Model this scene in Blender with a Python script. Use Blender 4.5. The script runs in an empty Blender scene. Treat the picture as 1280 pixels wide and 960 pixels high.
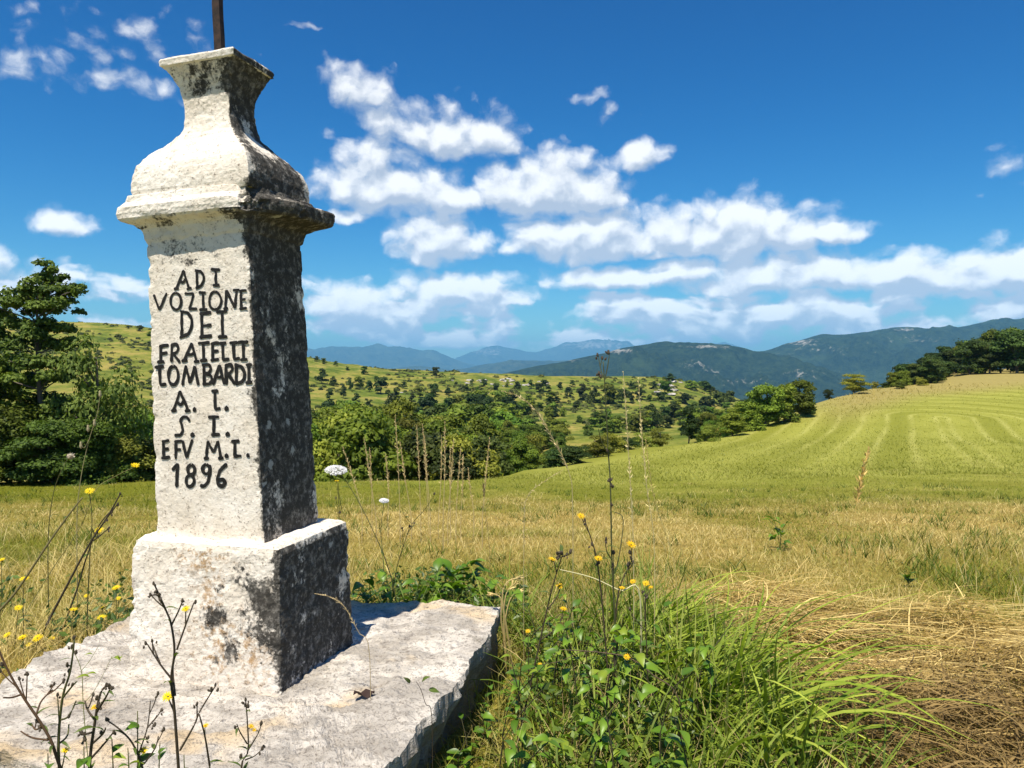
import bpy, math, random
import numpy as np
from mathutils import Vector, Matrix

# ------------------------------------------------------------------ camera, sky, sun, exposure
S = bpy.context.scene
C = S.collection
EYE = np.array([0.0, 0.0, 1.5]); PITCH = 0.021; FPX = 961.0
cam = bpy.data.objects.new('camera', bpy.data.cameras.new('camera')); C.objects.link(cam)
cam.location = EYE; cam.rotation_euler = (math.pi/2 - PITCH, 0, 0)
cam.data.sensor_width = 36; cam.data.lens = FPX/1280*36
cam.data.clip_start = 0.05; cam.data.clip_end = 90000
S.camera = cam

SUN_EL = math.radians(66); SUN_AZ = math.radians(24)      # light travels towards +Y, turned 24 degrees to +X
sun = bpy.data.objects.new('sun', bpy.data.lights.new('sun', 'SUN')); C.objects.link(sun)
sun.data.energy = 5.0; sun.data.angle = math.radians(0.55); sun.data.color = (1.0, 0.93, 0.80)
_d = Vector((math.sin(SUN_AZ)*math.cos(SUN_EL), math.cos(SUN_AZ)*math.cos(SUN_EL), -math.sin(SUN_EL)))
sun.rotation_euler = _d.to_track_quat('-Z', 'Y').to_euler()
sun.location = (-20, -40, 60)

S.view_settings.view_transform = 'Standard'; S.view_settings.look = 'None'
S.view_settings.exposure = 0.60; S.view_settings.gamma = 1.0
S.render.engine = 'CYCLES'
S.cycles.use_denoising = True
S.cycles.max_bounces = 6; S.cycles.diffuse_bounces = 3; S.cycles.glossy_bounces = 2
S.cycles.transmission_bounces = 3; S.cycles.transparent_max_bounces = 6; S.cycles.volume_bounces = 0
S.cycles.use_adaptive_sampling = False

W = bpy.data.worlds.new('World'); S.world = W; W.use_nodes = True
wt = W.node_tree; wt.nodes.clear()

def pix_azel(x, y):
    u = (x-640)/FPX; a = math.atan(u)
    return a, math.atan((460-y)/FPX*math.cos(a))

# clouds: (x, y, rx, ry, strength): direction of each puff in the sky, as azimuth / elevation
PUFFS = [
 (436,112,30,20,.55),(466,128,28,24,.62),(492,154,38,26,.68),(524,166,36,22,.7),(564,178,46,28,.9),(604,176,40,24,.85),(630,190,20,10,.55),
 (470,206,44,26,.8),(438,240,40,26,.95),(500,246,66,32,1.1),(560,254,48,20,1.05),(398,216,14,8,.45),(442,274,22,8,.8),
 (640,246,42,26,1.1),(690,244,56,38,1.25),(738,250,44,24,1.1),
 (545,306,46,30,1.15),(590,306,30,14,.75),(632,298,30,7,.5),
 (688,306,50,22,1.1),(740,304,56,34,1.2),(792,306,40,18,.95),(838,296,34,26,1.05),(884,298,42,28,1.1),(928,296,46,34,1.25),(978,296,52,26,1.15),(1026,294,46,12,1.0),(900,310,96,14,.95),(825,320,24,7,.8),
 (799,202,27,18,1.1),(736,126,30,6,.42),(762,142,10,15,.42),(82,282,24,14,.85),(414,174,12,7,.42),
 (60,74,60,11,.36),(125,98,80,12,.36),(182,50,56,16,.36),(205,104,36,16,.40),(15,86,28,13,.34),(100,60,44,10,.24),(222,28,24,8,.24),
 (770,352,86,15,1.05),(850,346,66,18,1.0),(950,352,80,24,1.05),(1040,346,70,22,1.05),(1120,346,80,20,1.05),(1200,352,80,18,.95),(1275,344,66,28,1.25),(570,372,84,22,1.05),(440,386,60,24,1.05),
 (-200,340,140,30,1.0),(1480,352,160,30,1.0),(1500,186,110,34,.9),(-220,140,70,16,.5),
]
def nn(t, kind, **kw):
    n = t.nodes.new(kind)
    for k, v in kw.items(): setattr(n, k, v)
    return n
def mth(t, op, a=None, b=None, c=None, clamp=False):
    n = t.nodes.new('ShaderNodeMath'); n.operation = op; n.use_clamp = clamp
    for i, v in enumerate((a, b, c)):
        if v is None: continue
        if isinstance(v, (int, float)): n.inputs[i].default_value = v
        else: t.links.new(v, n.inputs[i])
    return n.outputs[0]
def vmth(t, op, a=None, b=None, c=None):
    n = t.nodes.new('ShaderNodeVectorMath'); n.operation = op
    for i, v in enumerate((a, b, c)):
        if v is None: continue
        if isinstance(v, tuple): n.inputs[i].default_value = v
        else: t.links.new(v, n.inputs[i])
    return n.outputs['Value'] if op in ('LENGTH', 'DOT_PRODUCT') else n.outputs[0]
def maprange(t, v, a, b, c=0.0, d=1.0, smooth=True):
    n = t.nodes.new('ShaderNodeMapRange'); n.interpolation_type = 'SMOOTHSTEP' if smooth else 'LINEAR'
    t.links.new(v, n.inputs[0])
    for i, x in enumerate((a, b, c, d)): n.inputs[i+1].default_value = x
    return n.outputs[0]
def noise(t, vec, scale, detail=4, rough=0.55, dist=0.0, dim='3D'):
    n = t.nodes.new('ShaderNodeTexNoise'); n.noise_dimensions = dim
    if vec is not None: t.links.new(vec, n.inputs['Vector'])
    n.inputs['Scale'].default_value = scale; n.inputs['Detail'].default_value = detail
    n.inputs['Roughness'].default_value = rough; n.inputs['Distortion'].default_value = dist
    return n
def mixc(t, f, a, b, blend='MIX'):
    n = t.nodes.new('ShaderNodeMix'); n.data_type = 'RGBA'; n.blend_type = blend
    for sock, v in ((n.inputs[0], f), (n.inputs[6], a), (n.inputs[7], b)):
        if isinstance(v, (int, float)): sock.default_value = v
        elif isinstance(v, tuple): sock.default_value = (*v, 1) if len(v) == 3 else v
        else: t.links.new(v, sock)
    return n.outputs[2]

def cloud_group():
    g = bpy.data.node_groups.new('cloud_field', 'ShaderNodeTree')
    g.interface.new_socket('P', in_out='INPUT', socket_type='NodeSocketVector')
    g.interface.new_socket('D', in_out='OUTPUT', socket_type='NodeSocketFloat')
    gi = g.nodes.new('NodeGroupInput'); go = g.nodes.new('NodeGroupOutput')
    P = gi.outputs[0]
    n1 = noise(g, P, 14.0, 4, 0.6, dim='2D')
    off = vmth(g, 'MULTIPLY', vmth(g, 'SUBTRACT', n1.outputs['Color'], (.5, .5, .5)), (.034, .026, 0))
    Q = vmth(g, 'ADD', P, off)
    acc = None
    for x, y, rx, ry, s in PUFFS:
        a, e = pix_azel(x, y)
        sx = FPX/rx*0.66; sy = FPX/ry*0.56; s = s*(1.35 if s > .5 else .95)
        v = vmth(g, 'MULTIPLY_ADD', Q, (sx, sy, 0), (-a*sx, -e*sy, 0))
        v = vmth(g, 'MAXIMUM', v, vmth(g, 'MULTIPLY', v, (1, -1.7, 1)))      # flat undersides
        L = vmth(g, 'LENGTH', v)
        f = mth(g, 'MULTIPLY_ADD', L, -s, s)
        acc = f if acc is None else mth(g, 'MAXIMUM', acc, f)
    sp = nn(g, 'ShaderNodeSeparateXYZ'); g.links.new(P, sp.inputs[0])
    # broken bank low over the horizon, all the way round
    bank = noise(g, vmth(g, 'MULTIPLY', Q, (1, 2.4, 0)), 10.0, 3, .5, dim='2D').outputs[0]
    win = mth(g, 'MULTIPLY', maprange(g, sp.outputs[1], .008, .035), maprange(g, sp.outputs[1], .08, .135, 1, 0))
    bankf = mth(g, 'ADD', mth(g, 'MULTIPLY', mth(g, 'SUBTRACT', bank, .33), 4.4), mth(g, 'MULTIPLY_ADD', win, 2.0, -2.0))
    acc = mth(g, 'MAXIMUM', acc, mth(g, 'MINIMUM', bankf, 1.0))
    # sky away from the view: the same kind of scattered cumulus
    away = maprange(g, mth(g, 'ABSOLUTE', sp.outputs[0]), .75, 1.0)
    gen = noise(g, vmth(g, 'MULTIPLY', P, (1, 2.2, 0)), 4.0, 3, .5, dim='2D').outputs[0]
    low = maprange(g, sp.outputs[1], 0.0, 1.0, .12, -.12)
    genf = mth(g, 'MULTIPLY', mth(g, 'SUBTRACT', mth(g, 'ADD', gen, low), .62), 4.0)
    genf = mth(g, 'ADD', genf, mth(g, 'MULTIPLY_ADD', away, 3.0, -3.0))
    acc = mth(g, 'MAXIMUM', acc, mth(g, 'MINIMUM', genf, 1.0))
    acc = mth(g, 'MAXIMUM', acc, -1.2)
    Q2 = vmth(g, 'MULTIPLY', Q, (1, 1.3, 0))
    n2 = noise(g, Q2, 26.0, 6, 0.58, dim='2D').outputs[0]
    vo = nn(g, 'ShaderNodeTexVoronoi', voronoi_dimensions='2D', feature='SMOOTH_F1'); vo.inputs['Scale'].default_value = 34; vo.inputs['Smoothness'].default_value = .35
    g.links.new(Q2, vo.inputs['Vector'])
    bil = mth(g, 'SUBTRACT', .42, vo.outputs['Distance'])
    d = mth(g, 'ADD', acc, mth(g, 'MULTIPLY', mth(g, 'SUBTRACT', n2, .5), 1.0))
    d = mth(g, 'ADD', d, mth(g, 'MULTIPLY', bil, .58))
    g.links.new(d, go.inputs[0])
    return g

def build_world(t):
    out = nn(t, 'ShaderNodeOutputWorld'); bg = nn(t, 'ShaderNodeBackground')
    t.links.new(bg.outputs[0], out.inputs[0]); bg.inputs[1].default_value = 0.074
    sky = nn(t, 'ShaderNodeTexSky', sky_type='NISHITA', sun_disc=False)
    sky.sun_elevation = SUN_EL; sky.sun_rotation = math.pi + SUN_AZ
    sky.altitude = 900; sky.air_density = 1.0; sky.dust_density = 0.35; sky.ozone_density = 2.2
    hs = nn(t, 'ShaderNodeHueSaturation'); t.links.new(sky.outputs[0], hs.inputs['Color'])
    hs.inputs['Saturation'].default_value = 1.38; hs.inputs['Value'].default_value = 0.95
    gm = nn(t, 'ShaderNodeGamma'); gm.inputs[1].default_value = 1.28; t.links.new(mixc(t, 1.0, hs.outputs[0], (.1, .1, .1), 'MULTIPLY'), gm.inputs[0])
    skyc0 = gm.outputs[0]
    tc = nn(t, 'ShaderNodeTexCoord'); sp = nn(t, 'ShaderNodeSeparateXYZ'); t.links.new(tc.outputs['Generated'], sp.inputs[0])
    az = mth(t, 'ARCTAN2', sp.outputs[0], sp.outputs[1]); el = mth(t, 'ARCSINE', sp.outputs[2])
    cb = nn(t, 'ShaderNodeCombineXYZ'); t.links.new(az, cb.inputs[0]); t.links.new(el, cb.inputs[1])
    skyc = mixc(t, 1.0, skyc0, mixc(t, maprange(t, el, .02, .40), (9.5, 13.8, 13.8), (1.7, 13.4, 14.6)), 'MULTIPLY')
    P = cb.outputs[0]
    g = cloud_group()
    A = nn(t, 'ShaderNodeGroup'); A.node_tree = g; t.links.new(P, A.inputs[0])
    B = nn(t, 'ShaderNodeGroup'); B.node_tree = g; t.links.new(vmth(t, 'ADD', P, (-.005, .018, 0)), B.inputs[0])
    alpha = maprange(t, A.outputs[0], 0.06, 0.80)
    diff = mth(t, 'SUBTRACT', A.outputs[0], B.outputs[0])
    lit = maprange(t, mth(t, 'MULTIPLY_ADD', A.outputs[0], -.22, mth(t, 'MULTIPLY', diff, 1.0)), -.45, .42)
    cc = mixc(t, lit, (4.6, 5.2, 6.3), (10.2, 10.2, 10.2))
    cc = vmth(t, 'SCALE', cc); cc.node.inputs['Scale'].default_value = 1; t.links.new(mth(t, 'MULTIPLY_ADD', mth(t, 'EXPONENT', mth(t, 'MULTIPLY', mth(t, 'MAXIMUM', el, 0.0), -9.0)), .75, 1.0), cc.node.inputs['Scale'])
    fade = maprange(t, el, -.01, .04)
    col = mixc(t, mth(t, 'MULTIPLY', mth(t, 'MULTIPLY', alpha, .96), fade), skyc, cc)
    t.links.new(col, bg.inputs[0])
build_world(wt)
W.cycles.sampling_method = 'MANUAL'; W.cycles.sample_map_resolution = 512

# ------------------------------------------------------------------ numeric helpers
rng = np.random.default_rng(7)
def _hash(ix, iy, iz, seed):
    h = (ix.astype(np.int64)*374761393 + iy.astype(np.int64)*668265263 + iz.astype(np.int64)*1274126177 + seed*974634777) & 0xffffffff
    h = ((h ^ (h >> 13))*1274126177) & 0xffffffff
    h = h ^ (h >> 16)
    return (h & 0xffffff)/float(0xffffff)
def vnoise(p, seed=0):
    p = np.asarray(p, float); i = np.floor(p).astype(np.int64); f = p-i; f = f*f*f*(f*(f*6-15)+10)
    r = 0
    for dx in (0, 1):
        for dy in (0, 1):
            for dz in (0, 1):
                w = (f[..., 0] if dx else 1-f[..., 0])*(f[..., 1] if dy else 1-f[..., 1])*(f[..., 2] if dz else 1-f[..., 2])
                r = r + w*_hash(i[..., 0]+dx, i[..., 1]+dy, i[..., 2]+dz, seed)
    return r*2-1
def fbm(p, oct=4, seed=0, gain=.5):
    p = np.asarray(p, float); a = 1.0; r = 0
    for k in range(oct):
        r = r + a*vnoise(p, seed+k*17); p = p*2.03+3.1; a *= gain
    return r
def fbm2(X, Y, s, oct=4, seed=0, gain=.5):
    return fbm(np.stack([np.asarray(X, float)*s, np.asarray(Y, float)*s, np.zeros_like(np.asarray(X, float))+.37], -1), oct, seed, gain)
def sstep(a, b, x):
    t = np.clip((x-a)/(b-a), 0, 1); return t*t*(3-2*t)

CP, SP = math.cos(PITCH), math.sin(PITCH)
def ray(px, py):
    rx = (px-640)/FPX; ry = (480-py)/FPX
    return np.array([rx, CP+ry*SP, -SP+ry*CP])          # per unit of optical depth
def at(px, py, depth):
    r = ray(px, py); return EYE + r*(depth/r[1])         # point at world Y = depth

class TPS:
    def __init__(s, pts, reg=1e-3):
        s.P = np.array([p[:2] for p in pts], float); z = np.array([p[2] for p in pts], float); n = len(z)
        s.sc = np.abs(s.P).max(); Q = s.P/s.sc
        K = s.U(np.linalg.norm(Q[:, None]-Q[None], axis=-1)) + reg*np.eye(n)
        A = np.zeros((n+3, n+3)); A[:n, :n] = K; A[:n, n] = 1; A[:n, n+1:] = Q; A[n, :n] = 1; A[n+1:, :n] = Q.T
        s.w = np.linalg.solve(A, np.concatenate([z, [0, 0, 0]])); s.n = n; s.Q = Q
    @staticmethod
    def U(r): return np.where(r > 1e-9, r*r*np.log(np.maximum(r, 1e-9)), 0)
    def __call__(s, X, Y):
        X = np.asarray(X, float)/s.sc; Y = np.asarray(Y, float)/s.sc
        z = s.w[s.n] + s.w[s.n+1]*X + s.w[s.n+2]*Y
        for (a, b), w in zip(s.Q, s.w[:s.n]): z = z + w*s.U(np.hypot(X-a, Y-b))
        return z

# ------------------------------------------------------------------ mesh helpers
def mesh_np(name, V, quads=None, tris=None, mat=None, col=None, smooth=False, attrs=None):
    me = bpy.data.meshes.new(name)
    V = np.ascontiguousarray(V, np.float32).reshape(-1, 3)
    loops = []; tot = []
    if quads is not None and len(quads): loops.append(np.asarray(quads, np.int32).ravel()); tot.append(np.full(len(quads), 4, np.int32))
    if tris is not None and len(tris): loops.append(np.asarray(tris, np.int32).ravel()); tot.append(np.full(len(tris), 3, np.int32))
    loops = np.concatenate(loops); tot = np.concatenate(tot)
    me.vertices.add(len(V)); me.vertices.foreach_set('co', V.ravel())
    me.loops.add(len(loops)); me.loops.foreach_set('vertex_index', loops)
    me.polygons.add(len(tot)); me.polygons.foreach_set('loop_start', np.concatenate([[0], np.cumsum(tot)[:-1]]).astype(np.int32))
    me.update(calc_edges=True)
    if col is not None:
        a = me.color_attributes.new('Col', 'FLOAT_COLOR', 'POINT')
        c4 = np.ones((len(V), 4), np.float32); c4[:, :3] = col; a.data.foreach_set('color', c4.ravel())
    for k, v in (attrs or {}).items():
        a = me.attributes.new(k, 'FLOAT', 'POINT'); a.data.foreach_set('value', np.ascontiguousarray(v, np.float32).ravel())
    me.polygons.foreach_set('use_smooth', np.full(len(tot), smooth))
    if mat: me.materials.append(mat)
    return me
def link(name, me, parent=None, loc=None):
    o = bpy.data.objects.new(name, me); C.objects.link(o)
    if parent is not None: o.parent = parent
    if loc is not None: o.location = loc
    return o
def tag(o, label=None, cat=None, group=None, kind=None):
    if label: o['label'] = label
    if cat: o['category'] = cat
    if group: o['group'] = group
    if kind: o['kind'] = kind
    return o
def empty(name, loc, label, cat, group=None, rz=0.0):
    o = bpy.data.objects.new(name, None); C.objects.link(o); o.location = loc; o.rotation_euler = (0, 0, rz); o.empty_display_size = .1
    return tag(o, label, cat, group)
def copy_tree(o, parent=None):
    c = o.copy(); C.objects.link(c)
    if parent is not None: c.parent = parent
    for ch in o.children: copy_tree(ch, c)
    return c
def gridfaces(nr, nc, wrap=False):
    r = np.arange(nr-1)[:, None]; c = np.arange(nc if wrap else nc-1)[None]
    c2 = (c+1) % nc
    return np.stack([r*nc+c, r*nc+c2, (r+1)*nc+c2, (r+1)*nc+c], -1).reshape(-1, 4)
class MB:
    def __init__(s): s.V = []; s.Q = []; s.T = []; s.Co = []; s.n = 0
    def add(s, V, quads=None, tris=None, col=(.5, .5, .5)):
        V = np.asarray(V, float).reshape(-1, 3)
        if quads is not None and len(quads): s.Q.append(np.asarray(quads)+s.n)
        if tris is not None and len(tris): s.T.append(np.asarray(tris)+s.n)
        c = np.asarray(col, float)
        s.Co.append(np.broadcast_to(c, (len(V), 3)).copy() if c.ndim == 1 else c)
        s.V.append(V); s.n += len(V)
    def tube(s, pts, rad, col=(.5, .5, .5), sides=5):
        pts = np.asarray(pts, float); n = len(pts); rad = np.broadcast_to(np.asarray(rad, float), (n,))
        T = np.gradient(pts, axis=0); T /= np.linalg.norm(T, axis=1, keepdims=True)+1e-9
        up = np.where(np.abs(T[:, 2:3]) > .9, np.array([[1., 0, 0]]), np.array([[0, 0, 1.]]))
        A = np.cross(T, up); A /= np.linalg.norm(A, axis=1, keepdims=True)+1e-9; B = np.cross(T, A)
        th = np.arange(sides)/sides*2*np.pi
        V = pts[:, None]+rad[:, None, None]*(np.cos(th)[None, :, None]*A[:, None]+np.sin(th)[None, :, None]*B[:, None])
        tip = np.array([[(n-1)*sides+i, (n-1)*sides+(i+1) % sides, n*sides] for i in range(sides)])
        s.add(np.concatenate([V.reshape(-1, 3), pts[-1:]]), gridfaces(n, sides, True), tip, col)
    def mesh(s, name, mat, smooth=False, attrs=None):
        return mesh_np(name, np.concatenate(s.V), np.concatenate(s.Q) if s.Q else None, np.concatenate(s.T) if s.T else None, mat, np.concatenate(s.Co), smooth, attrs)
    def build(s, name, mat, parent=None, smooth=False):
        return link(name, s.mesh(name, mat, smooth), parent)
def smooth_path(pts, n=12):
    pts = np.asarray(pts, float); m = len(pts)
    if m == 2: return pts[0]+(pts[1]-pts[0])*np.linspace(0, 1, n)[:, None]
    t = np.linspace(0, m-1, n); out = []
    for x in t:
        i = min(int(x), m-2); f = x-i
        p0, p1, p2, p3 = pts[max(i-1, 0)], pts[i], pts[i+1], pts[min(i+2, m-1)]
        out.append(.5*((2*p1)+(-p0+p2)*f+(2*p0-5*p1+4*p2-p3)*f*f+(-p0+3*p1-3*p2+p3)*f**3))
    return np.array(out)
def blades(base, h, az, th0, th1, w, c0, c1, nseg=3, curv=0.0, twist=None, wp=1.4):
    """vectorised grass blades: arc of length h leaving at angle th0 from vertical and ending at th1"""
    base = np.asarray(base, float); N = len(base)
    B = lambda a: np.broadcast_to(np.asarray(a, float), (N,))
    h, az, th0, th1, w, curv = B(h), B(az), B(th0), B(th1), B(w), B(curv)
    if twist is None: twist = rng.uniform(-1.2, 1.2, N)
    V = np.zeros((N, nseg+1, 2, 3)); p = base.copy()
    for k in range(nseg+1):
        t = k/nseg; a = az+curv*t; th = th0+(th1-th0)*t
        if k:
            p = p + (h/nseg)[:, None]*np.stack([np.sin(th)*np.cos(a), np.sin(th)*np.sin(a), np.cos(th)], -1)
        sd = np.stack([-np.sin(a+twist), np.cos(a+twist), .35*np.sin(twist*3)], -1)
        ww = w*(1-.93*t**wp)*.5
        V[:, k, 0] = p-sd*ww[:, None]; V[:, k, 1] = p+sd*ww[:, None]
    idx = np.arange(N)[:, None]*(2*(nseg+1)); k = np.arange(nseg)[None]*2
    Q = np.stack([idx+k, idx+k+1, idx+k+3, idx+k+2], -1).reshape(-1, 4)
    t = np.linspace(0, 1, nseg+1)[None, :, None, None]
    c0 = np.broadcast_to(np.asarray(c0, float), (N, 3)); c1 = np.broadcast_to(np.asarray(c1, float), (N, 3))
    col = (c0[:, None, None]*(1-t)+c1[:, None, None]*t)+np.zeros((N, nseg+1, 2, 3))
    return V.reshape(-1, 3), Q, col.reshape(-1, 3)
def mixcol(a, b, t): return np.asarray(a)[None]*(1-t[:, None])+np.asarray(b)[None]*t[:, None]

# ------------------------------------------------------------------ materials
def newmat(name):
    m = bpy.data.materials.new(name); m.use_nodes = True; t = m.node_tree; t.nodes.clear()
    out = nn(t, 'ShaderNodeOutputMaterial'); p = nn(t, 'ShaderNodeBsdfPrincipled'); t.links.new(p.outputs[0], out.inputs[0])
    p.inputs['Roughness'].default_value = .85; p.inputs['Specular IOR Level'].default_value = .25
    return m, t, p, out
def setc(t, sock, v):
    if isinstance(v, tuple): sock.default_value = (*v, 1)
    else: t.links.new(v, sock)
def bump(t, p, h, strength, dist):
    b = nn(t, 'ShaderNodeBump'); b.inputs['Strength'].default_value = strength; b.inputs['Distance'].default_value = dist
    t.links.new(h, b.inputs['Height']); t.links.new(b.outputs[0], p.inputs['Normal']); return b
def leafmat(name, transl=.35, rough=.55, spec=.3, objvar=0.0, tcol=(1.15, 1.25, .55)):
    m, t, p, out = newmat(name)
    a = nn(t, 'ShaderNodeAttribute', attribute_name='Col'); c = a.outputs[0]
    if objvar:
        oi = nn(t, 'ShaderNodeObjectInfo'); hs = nn(t, 'ShaderNodeHueSaturation'); t.links.new(c, hs.inputs['Color'])
        t.links.new(maprange(t, oi.outputs['Random'], 0, 1, .5-.03*objvar, .5+.03*objvar, False), hs.inputs['Hue'])
        r2 = mth(t, 'FRACT', mth(t, 'MULTIPLY', oi.outputs['Random'], 7.31))
        t.links.new(maprange(t, r2, 0, 1, 1-.4*objvar, 1+.4*objvar, False), hs.inputs['Value']); c = hs.outputs[0]
    t.links.new(c, p.inputs['Base Color']); p.inputs['Roughness'].default_value = rough; p.inputs['Specular IOR Level'].default_value = spec
    tr = nn(t, 'ShaderNodeBsdfTranslucent'); t.links.new(mixc(t, 1.0, c, tcol, 'MULTIPLY'), tr.inputs[0])
    mx = nn(t, 'ShaderNodeMixShader'); mx.inputs[0].default_value = transl
    t.links.new(p.outputs[0], mx.inputs[1]); t.links.new(tr.outputs[0], mx.inputs[2]); t.links.new(mx.outputs[0], out.inputs[0])
    return m
M = {}
M['grass'] = leafmat('grass', .3, .6, .25)
M['leaf'] = leafmat('leaf', .3, .42, .45)
M['tree'] = leafmat('tree_leaf', .25, .6, .2, 1.0)
M['plant'] = leafmat('plant', .12, .6, .25)
M['petal'] = leafmat('petal', .25, .6, .2, tcol=(1, 1, 1))

def bark():
    m, t, p, out = newmat('bark'); tc = nn(t, 'ShaderNodeTexCoord')
    n = noise(t, tc.outputs['Object'], 14, 5, .6)
    t.links.new(mixc(t, n.outputs[0], (.05, .04, .03), (.19, .16, .13)), p.inputs['Base Color']); bump(t, p, n.outputs[0], .6, .03)
    return m
M['bark'] = bark()

def stone(name, dark=True):
    m, t, p, out = newmat(name); tc = nn(t, 'ShaderNodeTexCoord'); O = tc.outputs['Object']
    n1 = noise(t, O, 5.0, 5, .6); n2 = noise(t, O, 38, 6, .65); n3 = noise(t, O, 130, 4, .6)
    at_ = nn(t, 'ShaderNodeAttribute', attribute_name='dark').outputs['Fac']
    ao = nn(t, 'ShaderNodeAttribute', attribute_name='ochre').outputs['Fac']
    base = mixc(t, maprange(t, n1.outputs[0], .35, .7), (.72, .635, .525), (.82, .755, .665))
    base = mixc(t, mth(t, 'MULTIPLY', maprange(t, n2.outputs[0], .50, .72), .55), base, (.52, .44, .36))
    pit = maprange(t, n3.outputs[0], .56, .66)
    pitm = mth(t, 'MULTIPLY', pit, maprange(t, n2.outputs[0], .42, .6))
    base = mixc(t, mth(t, 'MULTIPLY', pitm, .75), base, (.20, .155, .11))
    # ochre lichen
    oc = maprange(t, mth(t, 'ADD', mth(t, 'MULTIPLY', n2.outputs[0], .9), mth(t, 'MULTIPLY', n1.outputs[0], .5)), .68, .86)
    base = mixc(t, mth(t, 'MULTIPLY', mth(t, 'MULTIPLY', oc, ao, clamp=True), .8), base, (.40, .22, .07))
    # black lichen with pale gaps; mask also paints shade on right sides, under ledges
    nl = noise(t, O, 55, 6, .7); nb = noise(t, O, 6.5, 6, .62)
    crust_shade = mth(t, 'ADD', mth(t, 'ADD', mth(t, 'MULTIPLY', nl.outputs[0], .9), mth(t, 'MULTIPLY', nb.outputs[0], 1.7)), mth(t, 'MULTIPLY', at_, 1.0))
    cm = maprange(t, crust_shade, 1.70, 1.90)
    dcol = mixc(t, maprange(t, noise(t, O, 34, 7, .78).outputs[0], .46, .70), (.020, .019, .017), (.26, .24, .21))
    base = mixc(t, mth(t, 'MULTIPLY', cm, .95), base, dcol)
    # round pale lichens
    vo = nn(t, 'ShaderNodeTexVoronoi'); vo.inputs['Scale'].default_value = 7.5; t.links.new(vmth(t, 'ADD', O, vmth(t, 'MULTIPLY', n2.outputs['Color'], (.05, .05, .05))), vo.inputs['Vector'])
    spot = mth(t, 'MULTIPLY', maprange(t, vo.outputs['Distance'], .16, .11, 0, 1), mth(t, 'GREATER_THAN', nn_sep(t, vo.outputs['Color']), .52))
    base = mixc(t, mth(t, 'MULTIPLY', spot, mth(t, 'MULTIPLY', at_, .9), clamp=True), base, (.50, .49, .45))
    t.links.new(base, p.inputs['Base Color']); p.inputs['Roughness'].default_value = .92; p.inputs['Specular IOR Level'].default_value = .12
    vb = nn(t, 'ShaderNodeTexVoronoi'); vb.inputs['Scale'].default_value = 60; t.links.new(vmth(t, 'ADD', O, vmth(t, 'MULTIPLY', n2.outputs['Color'], (.04, .04, .04))), vb.inputs['Vector'])
    h = mth(t, 'ADD', mth(t, 'MULTIPLY', n2.outputs[0], .6), mth(t, 'MULTIPLY', vb.outputs['Distance'], .4))
    h = mth(t, 'SUBTRACT', mth(t, 'ADD', h, mth(t, 'MULTIPLY', n3.outputs[0], .35)), mth(t, 'MULTIPLY', pitm, .7))
    bump(t, p, h, .65, .0065)
    return m
def nn_sep(t, c):
    s = nn(t, 'ShaderNodeSeparateColor'); t.links.new(c, s.inputs[0]); return s.outputs[0]
M['stone'] = stone('weathered_limestone')

def slabstone():
    m, t, p, out = newmat('slab_limestone'); tc = nn(t, 'ShaderNodeTexCoord'); O = tc.outputs['Object']
    st = vmth(t, 'MULTIPLY', O, (1, 1.5, 4))
    n1 = noise(t, st, 3.2, 5, .6, .6); n2 = noise(t, st, 24, 6, .68); n3 = noise(t, O, 110, 4, .6); n4 = noise(t, st, 2.0, 3, .5)
    base = mixc(t, maprange(t, n1.outputs[0], .38, .64), (.40, .36, .31), (.70, .64, .56))
    base = mixc(t, mth(t, 'MULTIPLY', maprange(t, n4.outputs[0], .5, .68), .65), base, (.62, .45, .24))
    base = mixc(t, mth(t, 'MULTIPLY', maprange(t, n2.outputs[0], .50, .66), .8), base, (.24, .21, .18))
    base = mixc(t, mth(t, 'MULTIPLY', maprange(t, n3.outputs[0], .55, .66), .65), base, (.12, .10, .085))
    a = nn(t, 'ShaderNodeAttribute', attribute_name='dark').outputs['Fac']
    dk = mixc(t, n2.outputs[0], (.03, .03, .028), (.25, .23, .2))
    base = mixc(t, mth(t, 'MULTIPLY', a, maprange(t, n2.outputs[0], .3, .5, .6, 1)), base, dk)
    t.links.new(base, p.inputs['Base Color']); p.inputs['Roughness'].default_value = .9; p.inputs['Specular IOR Level'].default_value = .15
    bump(t, p, mth(t, 'ADD', mth(t, 'MULTIPLY', n2.outputs[0], 1.3), mth(t, 'MULTIPLY', n3.outputs[0], .4)), .9, .016)
    return m
M['slab'] = slabstone()
def simple(name, c0, c1, scale, rough=.8, bs=.4, bd=.01, metal=0):
    m, t, p, out = newmat(name); tc = nn(t, 'ShaderNodeTexCoord'); n = noise(t, tc.outputs['Object'], scale, 6, .65)
    t.links.new(mixc(t, maprange(t, n.outputs[0], .35, .65), c0, c1), p.inputs['Base Color']); p.inputs['Roughness'].default_value = rough; p.inputs['Metallic'].default_value = metal
    bump(t, p, n.outputs[0], bs, bd); return m
M['iron'] = simple('rusted_iron', (.018, .014, .012), (.055, .032, .022), 30, .7, .4, .003)
M['paint'] = simple('black_paint', (.006, .006, .006), (.022, .020, .018), 60, .75, .3, .001)
M['rock'] = simple('pale_rock', (.20, .18, .155), (.52, .48, .43), 1.2, .9, .7, .15)

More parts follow.
